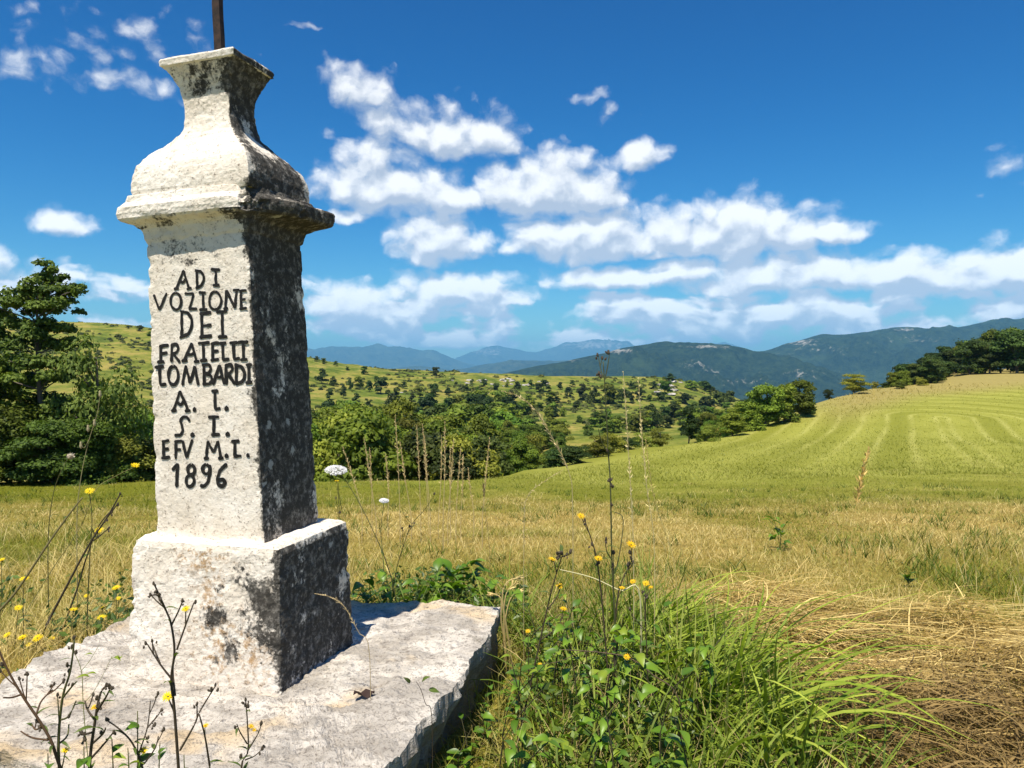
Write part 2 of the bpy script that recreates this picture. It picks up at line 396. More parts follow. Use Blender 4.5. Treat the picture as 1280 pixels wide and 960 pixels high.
# ground
def meadowmat():
    m, t, p, out = newmat('meadow_ground'); g = nn(t, 'ShaderNodeNewGeometry'); X = g.outputs['Position']
    n1 = noise(t, X, .22, 4, .6); n2 = noise(t, X, 3.0, 6, .7); n3 = noise(t, X, 26, 4, .7)
    mow = nn(t, 'ShaderNodeAttribute', attribute_name='mow').outputs['Fac']; fld = nn(t, 'ShaderNodeAttribute', attribute_name='field').outputs['Fac']
    dry = nn(t, 'ShaderNodeAttribute', attribute_name='dry').outputs['Fac']
    green = mixc(t, n2.outputs[0], (.11, .125, .008), (.22, .22, .020))
    straw = mixc(t, n2.outputs[0], (.27, .18, .045), (.52, .38, .11))
    dm = mth(t, 'ADD', dry, mth(t, 'MULTIPLY', mth(t, 'SUBTRACT', n1.outputs[0], .5), 1.2))
    dm = mth(t, 'ADD', dm, mth(t, 'MULTIPLY', mth(t, 'SUBTRACT', n2.outputs[0], .5), .9), clamp=True)
    near = mixc(t, dm, green, straw)
    near = mixc(t, maprange(t, n3.outputs[0], .45, .7, 0, .5), near, (.05, .045, .015))
    near = mixc(t, nn(t, 'ShaderNodeAttribute', attribute_name='thatch').outputs['Fac'], near, mixc(t, n3.outputs[0], (.08, .052, .018), (.26, .18, .06)))
    # mown field: broad swaths plus paler wheel lines
    wob = mth(t, 'ADD', mth(t, 'MULTIPLY', mth(t, 'SINE', vmth(t, 'DOT_PRODUCT', X, (.21, .13, 0))), .1), mth(t, 'MULTIPLY', mth(t, 'SINE', vmth(t, 'DOT_PRODUCT', X, (-.11, .37, 0))), .04))
    s = mth(t, 'ADD', mow, wob)
    sw = mth(t, 'MULTIPLY_ADD', mth(t, 'SINE', mth(t, 'MULTIPLY', s, 2*math.pi/4.6)), .5, .5)
    ln = mth(t, 'POWER', mth(t, 'MULTIPLY_ADD', mth(t, 'SINE', mth(t, 'MULTIPLY', s, 2*math.pi/1.9)), .5, .5), 7)
    sw = mth(t, 'MULTIPLY', sw, maprange(t, n1.outputs[0], .3, .6, .4, 1))
    fcol = mixc(t, sw, (.225, .238, .030), (.33, .335, .06))
    ln = mth(t, 'MULTIPLY', ln, maprange(t, vmth(t, 'DOT_PRODUCT', X, (1, 0, 0)), 6, 24))
    fcol = mixc(t, mth(t, 'MULTIPLY', ln, maprange(t, noise(t, X, .09, 3, .5).outputs[0], .30, .6, .15, .6)), fcol, (.50, .48, .14))
    fcol = mixc(t, maprange(t, n2.outputs[0], .3, .7, .3, 0), fcol, (.13, .14, .010))
    fcol = mixc(t, mth(t, 'MULTIPLY', dry, .9), fcol, mixc(t, n2.outputs[0], (.22, .17, .05), (.38, .31, .12)))
    t.links.new(mixc(t, fld, near, fcol), p.inputs['Base Color']); p.inputs['Roughness'].default_value = .95; p.inputs['Specular IOR Level'].default_value = .05
    bump(t, p, mth(t, 'ADD', n3.outputs[0], n2.outputs[0]), .8, .06)
    return m
M['meadow'] = meadowmat()
def hillmat():
    m, t, p, out = newmat('hill_grass'); g = nn(t, 'ShaderNodeNewGeometry'); X = g.outputs['Position']
    n1 = noise(t, X, .012, 5, .6, .4); n2 = noise(t, X, .09, 6, .7); n3 = noise(t, X, .6, 4, .7)
    base = mixc(t, maprange(t, n1.outputs[0], .36, .66), (.115, .16, .022), (.20, .205, .034))
    base = mixc(t, maprange(t, n2.outputs[0], .45, .68, 0, .7), base, (.38, .28, .085))
    base = mixc(t, maprange(t, n2.outputs[0], .52, .36, 0, .85), base, (.055, .085, .014))
    base = mixc(t, maprange(t, n3.outputs[0], .5, .7, 0, .4), base, (.07, .075, .02))
    t.links.new(base, p.inputs['Base Color']); p.inputs['Roughness'].default_value = .95; p.inputs['Specular IOR Level'].default_value = .05
    bump(t, p, mth(t, 'ADD', n2.outputs[0], mth(t, 'MULTIPLY', n3.outputs[0], .4)), .9, 1.6)
    return m
M['hill'] = hillmat()
def mountmat(name, forest0, forest1, rock, scale, bd):
    m, t, p, out = newmat(name); g = nn(t, 'ShaderNodeNewGeometry'); X = g.outputs['Position']
    n1 = noise(t, X, scale, 5, .6); n2 = noise(t, X, scale*7, 6, .72)
    bare = nn(t, 'ShaderNodeAttribute', attribute_name='bare').outputs['Fac']
    base = mixc(t, maprange(t, n2.outputs[0], .36, .64), forest0, forest1)
    base = mixc(t, maprange(t, n1.outputs[0], .5, .7, 0, .5), base, tuple(x*1.7 for x in forest1))
    k = maprange(t, mth(t, 'ADD', bare, mth(t, 'MULTIPLY', mth(t, 'SUBTRACT', n2.outputs[0], .5), 2.0)), .42, .78)
    t.links.new(mixc(t, k, base, rock), p.inputs['Base Color']); p.inputs['Roughness'].default_value = 1; p.inputs['Specular IOR Level'].default_value = 0
    bump(t, p, n2.outputs[0], 1.0, bd); return m
M['forest_mountain'] = mountmat('forest_mountain', (.010, .020, .010), (.034, .054, .020), (.36, .33, .28), .004, 30)
M['far_mountain'] = mountmat('far_mountain', (.020, .034, .022), (.07, .085, .045), (.40, .37, .33), .0012, 90)
M['valley'] = mountmat('valley_ground', (.03, .05, .018), (.10, .13, .035), (.30, .27, .13), .0016, 8)

# ------------------------------------------------------------------ terrain
EDGE = np.array([(-160, 34), (-60, 25), (-25, 22), (-11.8, 21.5), (-5.5, 22), (-.5, 24), (2.5, 30), (9.5, 48), (15.7, 58), (26, 70), (36, 85), (46, 97), (70, 108), (150, 140), (300, 200)], float)
def edgeY(X): return np.interp(X, EDGE[:, 0], EDGE[:, 1])
_mp = [(x, y, 0) for x, y in ((-4, 0), (0, 0), (4, 0), (-4, 4.5), (0, 4.5), (3.5, 4.2), (0, -9), (-12, -9), (12, -9), (-12, 3), (12, 2.5))]
for px, py, d in ((640, 650, 11), (900, 650, 11), (1280, 652, 11), (330, 648, 11), (0, 650, 11), (400, 602, 22), (620, 600, 24), (100, 606, 21), (-300, 610, 22),
                  (720, 588, 30), (830, 561, 48), (900, 551, 58), (1000, 522, 70), (1050, 500, 84), (1110, 487, 96), (1280, 470, 106), (1280, 505, 78), (1130, 556, 43), (1280, 556, 42),
                  (1000, 560, 45), (1000, 600, 24), (1280, 603, 22), (1180, 515, 72), (1450, 560, 45), (1450, 500, 85), (850, 600, 25)):
    p = at(px, py, d); _mp.append((p[0], p[1], p[2]))
_mt = TPS(_mp, 2e-3)
def meadow_z(X, Y):
    X = np.asarray(X, float); Y = np.asarray(Y, float)
    eY = edgeY(X); sl = (edgeY(X+1)-edgeY(X-1))/2
    s = (Y-eY)/np.sqrt(1+sl*sl)
    z = _mt(np.clip(X, -30, 85), np.clip(np.minimum(Y, eY+1), -9, 125))
    drop = .42*(np.sqrt(np.maximum(s, 0)**2+4)-2)
    drop = np.minimum(drop, 26)*(1-.97*sstep(44, 60, X-.42*np.maximum(Y-97, 0))*sstep(70, 45, s))
    return z-drop+.03*fbm2(X, Y, .5, 3, 3)+.10*fbm2(X, Y, .08, 2, 5)*sstep(6, 20, np.abs(Y))
_hp = []
for px, py, d in ((-250, 545, 90), (150, 560, 90), (400, 585, 90), (500, 588, 95), (600, 588, 95), (700, 578, 88), (780, 561, 95), (850, 546, 110), (930, 548, 130), (1050, 560, 150), (1200, 560, 160),
                  (-250, 480, 200), (150, 490, 200), (400, 524, 210), (500, 534, 205), (620, 536, 210), (720, 530, 215), (800, 524, 230), (880, 522, 260), (950, 540, 300), (1100, 560, 320),
                  (0, 432, 300), (150, 436, 300), (400, 480, 310), (560, 493, 310), (700, 500, 320), (800, 494, 330), (860, 497, 340),
                  (-250, 396, 390), (0, 400, 385), (140, 405, 380), (270, 424, 395), (390, 448, 420), (450, 459, 450), (560, 465, 480), (650, 471, 480), (740, 481, 470), (800, 478, 435), (840, 474, 425), (890, 488, 420), (945, 512, 420), (1000, 536, 420), (1100, 566, 430)):
    p = at(px, py, d); _hp.append((p[0], p[1], p[2]))
for px, d, z in ((-250, 650, 10), (140, 640, 0), (400, 680, -25), (560, 720, -38), (740, 720, -50), (840, 650, -50), (945, 620, -65), (1100, 620, -80), (400, 900, -90), (800, 900, -120), (-250, 900, -60)):
    p = at(px, 460, d); _hp.append((p[0], p[1], z))
_ht = TPS(_hp, 1e-4)
def hill_z(X, Y):
    X = np.asarray(X, float); Y = np.asarray(Y, float)
    return _ht(X, Y)+.9*fbm2(X, Y, .03, 3, 11)+.25*fbm2(X, Y, .15, 2, 12)
def land_z(X, Y): return np.maximum(meadow_z(X, Y), hill_z(X, Y))
def hit(px, py, zf, d0, d1, n=400):
    ds = np.linspace(d0, d1, n); r = ray(px, py)
    P = EYE[None]+r[None]*(ds/r[1])[:, None]
    below = P[:, 2] < zf(P[:, 0], P[:, 1])
    k = np.argmax(below) if below.any() else n-1
    return np.array([P[k, 0], P[k, 1], zf(P[k:k+1, 0], P[k:k+1, 1])[0]])

def mow_dist(X, Y):
    A = np.array([17., 27.]); B = np.array([38., 68.]); d = B-A; L = d@d
    t = np.clip(((X-A[0])*d[0]+(Y-A[1])*d[1])/L, 0, 1)
    return np.hypot((X-A[0]-t*d[0])*1.0, Y-A[1]-t*d[1])
def dryness(X, Y):
    X = np.asarray(X, float); Y0_ = np.asarray(Y, float); Y = Y0_+np.clip(Y0_/6, 0, 1)*(3.2*fbm2(X, Y0_, .10, 3, 91)+1.2*fbm2(X, Y0_, .45, 2, 92))
    v = .62*np.exp(-((Y-8.5)/5.0)**2)+.1
    v = v+.28*sstep(6, 11, Y)*(1-sstep(12, 18, Y))
    Y = Y0_; eY = edgeY(X)
    v = v+.9*sstep(14, 4, eY-Y)*sstep(22, 40, X)        # unmown strip along the crest
    v = v-.35*sstep(-1.5, -4, X)*sstep(4.5, 7, Y)
    return np.clip(v, 0, 1)
xs = np.concatenate([np.linspace(-160, -24, 40)[:-1], np.linspace(-24, 60, 190)[:-1], np.linspace(60, 300, 60)])
ys = np.concatenate([np.linspace(-70, -6, 24)[:-1], np.linspace(-6, 40, 130)[:-1], np.linspace(40, 130, 90)[:-1], np.linspace(130, 230, 20)])
XX, YY = np.meshgrid(xs, ys); ZZ = meadow_z(XX, YY)
fieldm = sstep(12, 30, YY+.25*XX+4*fbm2(XX, YY, .09, 3, 93))
me = mesh_np('meadow', np.stack([XX, YY, ZZ], -1), gridfaces(len(ys), len(xs)), None, M['meadow'], None, True,
             {'mow': mow_dist(XX, YY), 'field': fieldm, 'dry': dryness(XX, YY), 'thatch': sstep(.9, 1.3, XX)*sstep(5.3-.33*(XX-1), 4.9-.33*(XX-1), YY)*sstep(0, 1.5, YY)})
tag(link('meadow', me), 'mown meadow sloping gently up to the tree line', 'meadow', kind='structure')

us = np.linspace(-1.15, .95, 300); ds = np.concatenate([np.linspace(40, 500, 230), np.linspace(505, 900, 40)])
UU, DD = np.meshgrid(us, ds); XX = UU*DD; ZZ = hill_z(XX, DD)
me = mesh_np('hillside', np.stack([XX, DD, ZZ], -1), gridfaces(len(ds), len(us)), None, M['hill'], None, True)
tag(link('hillside', me), 'grassy hillside dotted with dark bushes beyond the hollow', 'hill', kind='structure')

vx = np.linspace(-26000, 26000, 120); vy = np.linspace(-3000, 27500, 90)
XX, YY = np.meshgrid(vx, vy); ZZ = -285+18*fbm2(XX, YY, .0008, 3, 4)
me = mesh_np('valley_ground', np.stack([XX, YY, ZZ], -1), gridfaces(90, 120), None, M['valley'], None, True, {'bare': np.full(XX.size, .35)})
tag(link('valley_ground', me), 'wide wooded valley floor below the mountains', 'valley', kind='structure')

def mountain(name, label, ridge, d, depth, zb, mat, seed, bare=(), gully=.2, jag=.02, nu=320, nt=90):
    r = np.array(ridge, float); px = np.linspace(r[0, 0], r[-1, 0], nu)
    # rounded ridge line through the given points
    pts = smooth_path(np.c_[r, np.zeros(len(r))], 400); py = np.interp(px, pts[:, 0], pts[:, 1])
    u = (px-640)/FPX; zr = 1.5+d*(460-py)/FPX
    t = np.linspace(0, 1.35, nt); UU, TT = np.meshgrid(u, t); ZR = np.broadcast_to(zr, UU.shape)
    D = d-depth*(1-TT); X = UU*d*(1+.0*TT)
    sh = np.where(TT < 1, sstep(0, 1, TT)*.55+TT*.45, 1-.9*(TT-1)*1.3)
    hh = ZR-zb
    g = fbm2(X, D, 7.0/depth, 5, seed); g2 = 1-np.abs(fbm2(X, D, 4.0/depth, 4, seed+9))*2
    Z = zb+hh*sh+(hh*gully*(g2-.4)*.6+hh*gully*g*.5)*np.sin(np.clip(TT, 0, 1)*np.pi)+hh*jag*g
    b = np.zeros_like(X)
    for bx, by, rx, ry, s in bare:
        tv = 460-(Z-1.5)/D*FPX
        b += s*np.exp(-((640+UU*FPX*d/D-bx)/rx)**2-((tv-by)/ry)**2)
    me = mesh_np(name, np.stack([X, D, Z], -1), gridfaces(nt, nu), None, M[mat], None, True, {'bare': b})
    return tag(link(name, me), label, 'mountain', kind='structure')
mountain('mountain', 'dark forested mountain with bald rocky summit', [(540, 482), (600, 472), (625, 467), (660, 459), (700, 452), (745, 444), (775, 436), (805, 430), (830, 427), (860, 429), (895, 432), (930, 437), (990, 452), (1080, 480), (1180, 505)],
         4300, 1500, -285, 'forest_mountain', 21, [(775, 439, 30, 4, .7), (710, 450, 30, 4, .55), (880, 434, 40, 3.5, .65), (925, 478, 40, 6, .5), (870, 455, 30, 8, .45), (900, 465, 40, 5, .42), (1000, 468, 40, 8, .45)], .30, .02)
mountain('mountain', 'long blue-green forested mountain rising behind the field', [(820, 476), (880, 452), (925, 440), (960, 437), (1000, 425), (1030, 418), (1060, 417), (1100, 413), (1130, 409), (1180, 411), (1240, 402), (1280, 397), (1360, 388), (1480, 396), (1700, 430)],
         5600, 2000, -285, 'forest_mountain', 33, [(1000, 427, 28, 5, .6), (1130, 412, 20, 3, .6), (960, 448, 25, 5, .55), (1040, 440, 80, 10, .36), (1150, 425, 60, 8, .4), (1010, 470, 60, 8, .42)], .30, .02)
mountain('mountain_range', 'blue mountain range with a notched crest far away', [(-700, 445), (-300, 436), (0, 440), (200, 436), (330, 438), (390, 437), (430, 434), (460, 433), (472, 430), (485, 434), (505, 436), (525, 438), (542, 438), (560, 446), (585, 455), (640, 466), (700, 470)],
         17000, 4000, -285, 'far_mountain', 45, [], .3, .05)
mountain('mountain_range', 'pale bare mountain range farthest away under the clouds', [(480, 470), (540, 458), (575, 447), (600, 437), (618, 433), (640, 436), (665, 440), (690, 436), (715, 430), (745, 425), (775, 428), (800, 434), (850, 440), (890, 432), (905, 428), (925, 434), (960, 442), (1050, 455)],
         23000, 4500, -285, 'far_mountain', 57, [(745, 432, 60, 8, .7), (612, 440, 30, 8, .6), (905, 432, 20, 5, .5)], .3, .05)
mountain('mountain_range', 'low blue ridge across the valley', [(380, 470), (450, 468), (490, 462), (520, 458), (545, 460), (570, 462), (610, 455), (650, 451), (690, 452), (730, 450), (780, 454), (850, 462), (950, 470)],
         10500, 2500, -285, 'far_mountain', 66, [], .3, .03)

# ------------------------------------------------------------------ haze: the air over the valley
def haze():
    V = np.array([(x, y, z) for z in (-420, 900) for y in (-3600, 28500) for x in (-27000, 27000)], float)
    Q = [(0, 2, 3, 1), (4, 5, 7, 6), (0, 1, 5, 4), (2, 6, 7, 3), (0, 4, 6, 2), (1, 3, 7, 5)]
    m = bpy.data.materials.new('haze'); m.use_nodes = True; t = m.node_tree; t.nodes.clear()
    out = nn(t, 'ShaderNodeOutputMaterial'); v = nn(t, 'ShaderNodeVolumePrincipled'); t.links.new(v.outputs[0], out.inputs['Volume'])
    v.inputs['Color'].default_value = (.24, .64, 1.0, 1); v.inputs['Density'].default_value = 7.4e-5; v.inputs['Anisotropy'].default_value = 0.0
    o = link('haze', mesh_np('haze', V, Q, None, m)); tag(o, 'thin blue summer haze over the far valley', 'haze', kind='stuff')
haze()

# ------------------------------------------------------------------ stone slab and pillar
TH, PH, KY = -0.2674, -0.0413, 0.8385
PC = np.array([-1.1065, 3.1874, 0.31])
def square_loft(prof, ky, nside, disp, dark=None, ochre=None, nz=None, xf=None, name='block', mat='stone', cap=True, warp=None):
    """prof: list of (z, half); four flat sides with sharp corners; disp(P, N, edge) moves points along the normal"""
    prof = np.array(prof, float)
    if nz:
        L = np.concatenate([[0], np.cumsum(np.hypot(np.diff(prof[:, 0]), np.diff(prof[:, 1])))])
        tt = np.unique(np.concatenate([np.linspace(0, L[-1], nz), L])); prof = np.c_[np.interp(tt, L, prof[:, 0]), np.interp(tt, L, prof[:, 1])]
    n = len(prof); s = np.linspace(-1, 1, nside+1)[:-1]
    ring = np.concatenate([np.c_[s, -np.ones(nside)], np.c_[np.ones(nside), s], np.c_[-s, np.ones(nside)], np.c_[-np.ones(nside), -s]])
    nrm = np.concatenate([np.tile(v, (nside, 1)) for v in ((0, -1), (1, 0), (0, 1), (-1, 0))])
    nrm = np.sign(ring)*np.abs(ring)**16; nrm /= np.linalg.norm(nrm, axis=1, keepdims=True)
    P = np.zeros((n, 4*nside, 3)); P[..., 0] = ring[None, :, 0]*prof[:, 1:2]; P[..., 1] = ring[None, :, 1]*prof[:, 1:2]*ky; P[..., 2] = prof[:, 0:1]
    tg = np.gradient(prof, axis=0); N = np.zeros_like(P)
    N[..., 0] = nrm[None, :, 0]*tg[:, :1]; N[..., 1] = nrm[None, :, 1]*tg[:, :1]; N[..., 2] = -tg[:, 1:2]
    N /= np.linalg.norm(N, axis=-1, keepdims=True)+1e-9
    e = np.minimum(np.abs(ring[:, 0]), np.abs(ring[:, 1]))     # 1 at corners
    E = np.broadcast_to(e[None]**10, P.shape[:2])
    P = P+N*disp(P, N, E)[..., None]
    if warp: P = warp(P)
    Q = gridfaces(n, 4*nside, True); V = P.reshape(-1, 3); NN = N.reshape(-1, 3); T = []
    if cap:   # closed top: concentric rings to the centre
        top = P[-1]; c = top.mean(0); last = (n-1)*4*nside; Vs = [V]; cnt = len(V); nr = 8; prev = last; m = 4*nside
        for k in range(1, nr):
            rg = top*(1-k/nr)+c*(k/nr); rg[:, 2] += .004*fbm(rg*14, 3, 8)
            Vs.append(rg); i = np.arange(m); j = (i+1) % m
            Q = np.concatenate([Q, np.stack([prev+i, prev+j, cnt+j, cnt+i], -1)]); prev = cnt; cnt += m
        Vs.append(c[None]); T = np.stack([prev+np.arange(m), prev+(np.arange(m)+1) % m, np.full(m, cnt)], -1)
        V = np.concatenate(Vs); NN = np.concatenate([NN, np.tile([0, 0, 1.], (len(V)-len(NN), 1))])
    at_ = {'dark': dark(V, NN) if dark else np.zeros(len(V)), 'ochre': ochre(V, NN) if ochre else np.zeros(len(V))}
    if xf is not None: V = V@xf.T
    return mesh_np(name, V, Q, T, M[mat], None, False, at_)
def rotz(a): c, s = math.cos(a), math.sin(a); return np.array([[c, -s, 0], [s, c, 0], [0, 0, 1]])
def roty(a): c, s = math.cos(a), math.sin(a); return np.array([[c, 0, s], [0, 1, 0], [-s, 0, c]])
LEAN = rotz(-TH)@roty(PH)@rotz(TH)
def sd(P): return .0020*fbm(P*9, 2, 31)+.0007*vnoise(P*30, 35)       # shaft relief, low frequency so the lettering can follow it
def chips(P, E, s, amp, seed):
    n = fbm(P*np.array([s, s, s]), 4, seed)
    return -E*amp*np.maximum(n+.15, 0)
def d_shaft(P, N, E): return sd(P)+chips(P, E, 26, .007, 5)-.002*E
def d_plinth(P, N, E): return .0045*fbm(P*9, 5, 41, .55)+.0014*vnoise(P*75, 46)+chips(P, E, 16, .016, 6)-.004*E
def d_cap(P, N, E): return .0024*fbm(P*12, 5, 51, .55)+.0010*vnoise(P*80, 56)+chips(P, E, 20, .009, 7)
def d_corn(P, N, E):
    d = .0028*fbm(P*16, 5, 61, .65)+chips(P, E, 22, .008, 8)
    return d
def break_corner(P):
    # front right corner knocked off, right side ragged
    f = np.exp(-((P[..., 0]-.31)/.075)**2-((P[..., 1]+.26)/.085)**2)*sstep(1.74, 1.80, P[..., 2])
    r_ = sstep(.24, .31, P[..., 0])*np.maximum(fbm(P*np.array([6, 14, 9]), 4, 71)+.1, 0)*(1-sstep(.05, .2, P[..., 1]))
    k = 1-f*(.17+.07*fbm(P*26, 3, 72))
    P = P.copy(); P[..., 0] += .050*sstep(.22, .30, P[..., 0])*sstep(-.16, .02, P[..., 1])*sstep(1.74, 1.78, P[..., 2])*sstep(1.87, 1.84, P[..., 2]); P[..., 1] *= k; P[..., 0] *= k*(1-.11*r_); P[..., 2] -= .014*f*sstep(1.80, 1.84, P[..., 2])
    return P
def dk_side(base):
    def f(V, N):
        a = .02+.74*np.clip(N[:, 0], 0, 1)**.6*(1+.22*fbm(V*np.array([5, 9, 3.2]), 4, 97))  # right sides: lichen, weighted heavier to paint in their shade
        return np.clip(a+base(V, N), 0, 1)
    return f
pillar = empty('stone_pillar', PC, 'white limestone wayside pillar with black hand-painted lettering and iron rod on top', 'pillar', rz=TH)
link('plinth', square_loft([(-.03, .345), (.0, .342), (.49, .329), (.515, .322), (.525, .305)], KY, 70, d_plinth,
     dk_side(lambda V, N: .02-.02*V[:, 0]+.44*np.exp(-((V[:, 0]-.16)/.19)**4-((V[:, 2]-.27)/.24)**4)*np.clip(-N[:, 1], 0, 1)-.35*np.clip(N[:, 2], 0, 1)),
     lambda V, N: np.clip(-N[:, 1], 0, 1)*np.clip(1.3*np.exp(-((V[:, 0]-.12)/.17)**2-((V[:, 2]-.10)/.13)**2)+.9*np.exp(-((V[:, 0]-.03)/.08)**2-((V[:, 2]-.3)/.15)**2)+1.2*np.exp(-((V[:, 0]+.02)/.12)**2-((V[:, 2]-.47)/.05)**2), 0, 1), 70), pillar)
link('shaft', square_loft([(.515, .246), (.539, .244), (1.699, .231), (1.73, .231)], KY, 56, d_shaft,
     dk_side(lambda V, N: .36*np.clip((V[:, 2]-1.56-.02*np.sin(V[:, 0]*31))/.06, 0, 1)-.02), lambda V, N: .0*V[:, 0], 190, LEAN, cap=False), pillar)  # band below the cornice: stain plus its shadow painted into the colour
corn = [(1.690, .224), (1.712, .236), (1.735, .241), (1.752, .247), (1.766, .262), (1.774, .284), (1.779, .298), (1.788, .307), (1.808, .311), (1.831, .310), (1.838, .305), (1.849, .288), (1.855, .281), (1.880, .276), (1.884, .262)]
link('cornice', square_loft(corn, KY, 64, d_corn, dk_side(lambda V, N: .42*np.clip(-N[:, 2]*1.3+.1, 0, 1)+.18*np.clip(N[:, 0], 0, 1)), None, 46, LEAN, warp=break_corner), pillar)  # underside darkened in the colour: lichen and painted shade together
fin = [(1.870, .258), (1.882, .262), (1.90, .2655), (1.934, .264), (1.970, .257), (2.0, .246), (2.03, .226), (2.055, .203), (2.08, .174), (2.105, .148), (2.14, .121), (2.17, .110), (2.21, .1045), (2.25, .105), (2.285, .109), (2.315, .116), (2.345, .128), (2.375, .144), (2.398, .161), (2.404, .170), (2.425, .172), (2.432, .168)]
link('finial', square_loft(fin, KY, 52, d_cap, dk_side(lambda V, N: .42*np.clip((V[:, 2]-2.24)/.06, 0, 1)*(N[:, 2] < .3)*(V[:, 2] < 2.40)-.12*np.clip(N[:, 2], 0, 1)), None, 130, LEAN), pillar)  # neck below the flared lip: stain plus painted shade
rod = MB(); c = np.array([.0, .01])
for_z = np.linspace(2.38, 3.05, 12)
w = .017
V = np.array([[sx*w+.0015*math.sin(z*23), sy*w*.8, z] for z in for_z for sx, sy in ((-1, -1), (1, -1), (1, 1), (-1, 1))])
V[:, :2] += c; V[:, 0] += (V[:, 2]-2.38)*.012
rod.add(V@LEAN.T, np.concatenate([gridfaces(12, 4, True), [[44, 45, 46, 47]]]), None, (.05, .04, .03))
rod.build('iron_rod', M['iron'], pillar)

# lettering: strokes traced by hand, laid on the front of the shaft
def ell(cx, cy, rx, ry, a0=-90, n=14): return [(cx+rx*math.cos(math.radians(a0+360*i/n)), cy+ry*math.sin(math.radians(a0+360*i/n))) for i in range(n+1)]
def dot(x, y, r=13): return ell(x, y, r, r, n=7)
Z1, Z2 = (180, 325, 6.4), (185, 470, 6.4)
LINES = [
 (Z1, 17, [[(262,225),(320,85),(366,225)],[(288,165),(318,185),(340,150)],[(248,230),(275,226)],[(352,230),(380,226)],[(432,85),(434,222)],[(425,85),(465,90),(490,120),(490,165),(470,205),(428,222)],[(555,75),(620,75)],[(592,75),(592,200)],[(570,203),(615,200)]]),
 (Z1, 17, [[(78,285),(122,400),(180,270)],ell(258,330,45,68),[(335,268),(405,265),(368,395),(425,388)],[(455,260),(500,258)],[(482,260),(485,395)],[(460,398),(510,395)],ell(583,325,52,72),[(670,385),(680,240),(748,385),(760,240)],[(735,240),(780,236)],[(660,388),(685,385)],[(795,245),(797,385)],[(790,245),(838,240)],[(797,315),(830,312)],[(790,388),(838,382)]]),
 (Z1, 20, [[(305,415),(305,610)],[(298,412),(355,420),(390,470),(388,545),(355,595),(295,618)],[(470,430),(475,615)],[(460,430),(540,420)],[(475,525),(545,520)],[(465,618),(548,605)],[(600,415),(675,410)],[(642,415),(645,610)],[(615,615),(675,612)]]),
 (Z1, 20, [[(130,690),(132,810)],[(125,690),(190,682)],[(132,750),(180,742)],[(112,818),(155,812)],[(222,680),(225,805)],[(222,680),(262,670),(282,705),(265,740),(230,750)],[(240,750),(285,810)],[(330,800),(390,665),(430,805)],[(360,755),(392,757),(410,740)],[(315,808),(345,802)],[(415,812),(445,808)],[(450,665),(530,660)],[(485,665),(490,800)],[(468,805),(510,800)],[(562,670),(562,795)],[(555,670),(608,662)],[(562,730),(602,727)],[(555,800),(608,793)],[(625,665),(665,662)],[(645,665),(648,798),(692,790)],[(705,662),(760,658)],[(735,662),(738,790),(780,785)],[(775,658),(850,655)],[(815,658),(820,795)],[(800,798),(845,793)]]),
 (Z1, 21, [[(92,858),(150,852)],[(122,858),(128,1000),(170,995)],ell(238,925,42,75),[(315,995),(340,840),(375,985),(415,850),(440,990)],[(490,840),(492,990)],[(480,840),(535,835),(552,870),(530,905),(495,912)],[(500,912),(550,925),(555,965),(530,990),(485,992)],[(565,985),(620,840),(655,985)],[(590,930),(618,945),(640,925)],[(672,845),(675,985)],[(672,845),(715,835),(728,870),(705,905),(680,910)],[(690,910),(740,985)],[(755,840),(760,985)],[(750,838),(800,850),(830,900),(825,950),(800,980),(760,990)],[(845,840),(880,838)],[(862,840),(862,975)],[(848,980),(880,978)]]),
 (Z2, 20, [[(205,270),(262,120),(325,270)],[(235,205),(265,235),(290,200)],[(192,278),(222,274)],[(308,280),(340,276)],dot(380,268),[(525,122),(570,120)],[(545,122),(550,265),(585,258)],dot(645,258)]),
 (Z2, 20, [[(335,355),(315,325),(280,325),(258,355),(275,400),(282,440),(262,475),(222,475)],dot(365,470),[(502,328),(578,326)],[(540,328),(540,470)],[(528,472),(582,466)],dot(655,463)]),
 (Z2, 20, [[(125,522),(125,650)],[(118,522),(165,516)],[(125,585),(160,582)],[(112,655),(170,648)],[(225,525),(225,655)],[(220,525),(272,518)],[(225,590),(262,585)],[(285,525),(315,650),(360,515)],[(478,655),(488,520),(540,610),(575,520),(598,650)],[(465,660),(492,657)],[(585,658),(612,655)],dot(648,636),[(692,522),(745,520)],[(715,522),(712,645),(762,638)],dot(822,634)]),
 (Z2, 22, [[(200,745),(238,702),(232,875)],ell(352,750,30,42),ell(343,838,34,48),ell(478,745,30,38),[(508,720),(506,790),(490,850),(462,882),(438,876)],[(640,708),(590,755),(565,820),(575,870),(610,882),(634,850),(615,825),(575,835)]]),
]
R_pillar = rotz(TH); MLOC = (LEAN.T)@(R_pillar.T)     # world -> upright shaft frame
def on_shaft(px, py):
    o = MLOC@(EYE-PC); d = MLOC@ray(px, py)
    k = (.231-.244)/(1.699-.539)*KY; h0 = .244*KY
    tt = -(o[1]+h0+k*(o[2]-.539))/(d[1]+k*d[2]); return o+tt*d
def lay(x, z):
    P = np.stack([x, -(.244+(.231-.244)*(z-.539)/1.16)*KY+0*x, z], -1); off = sd(P); P[:, 1] -= off+.0022; return P@LEAN.T
lr = np.random.default_rng(3)
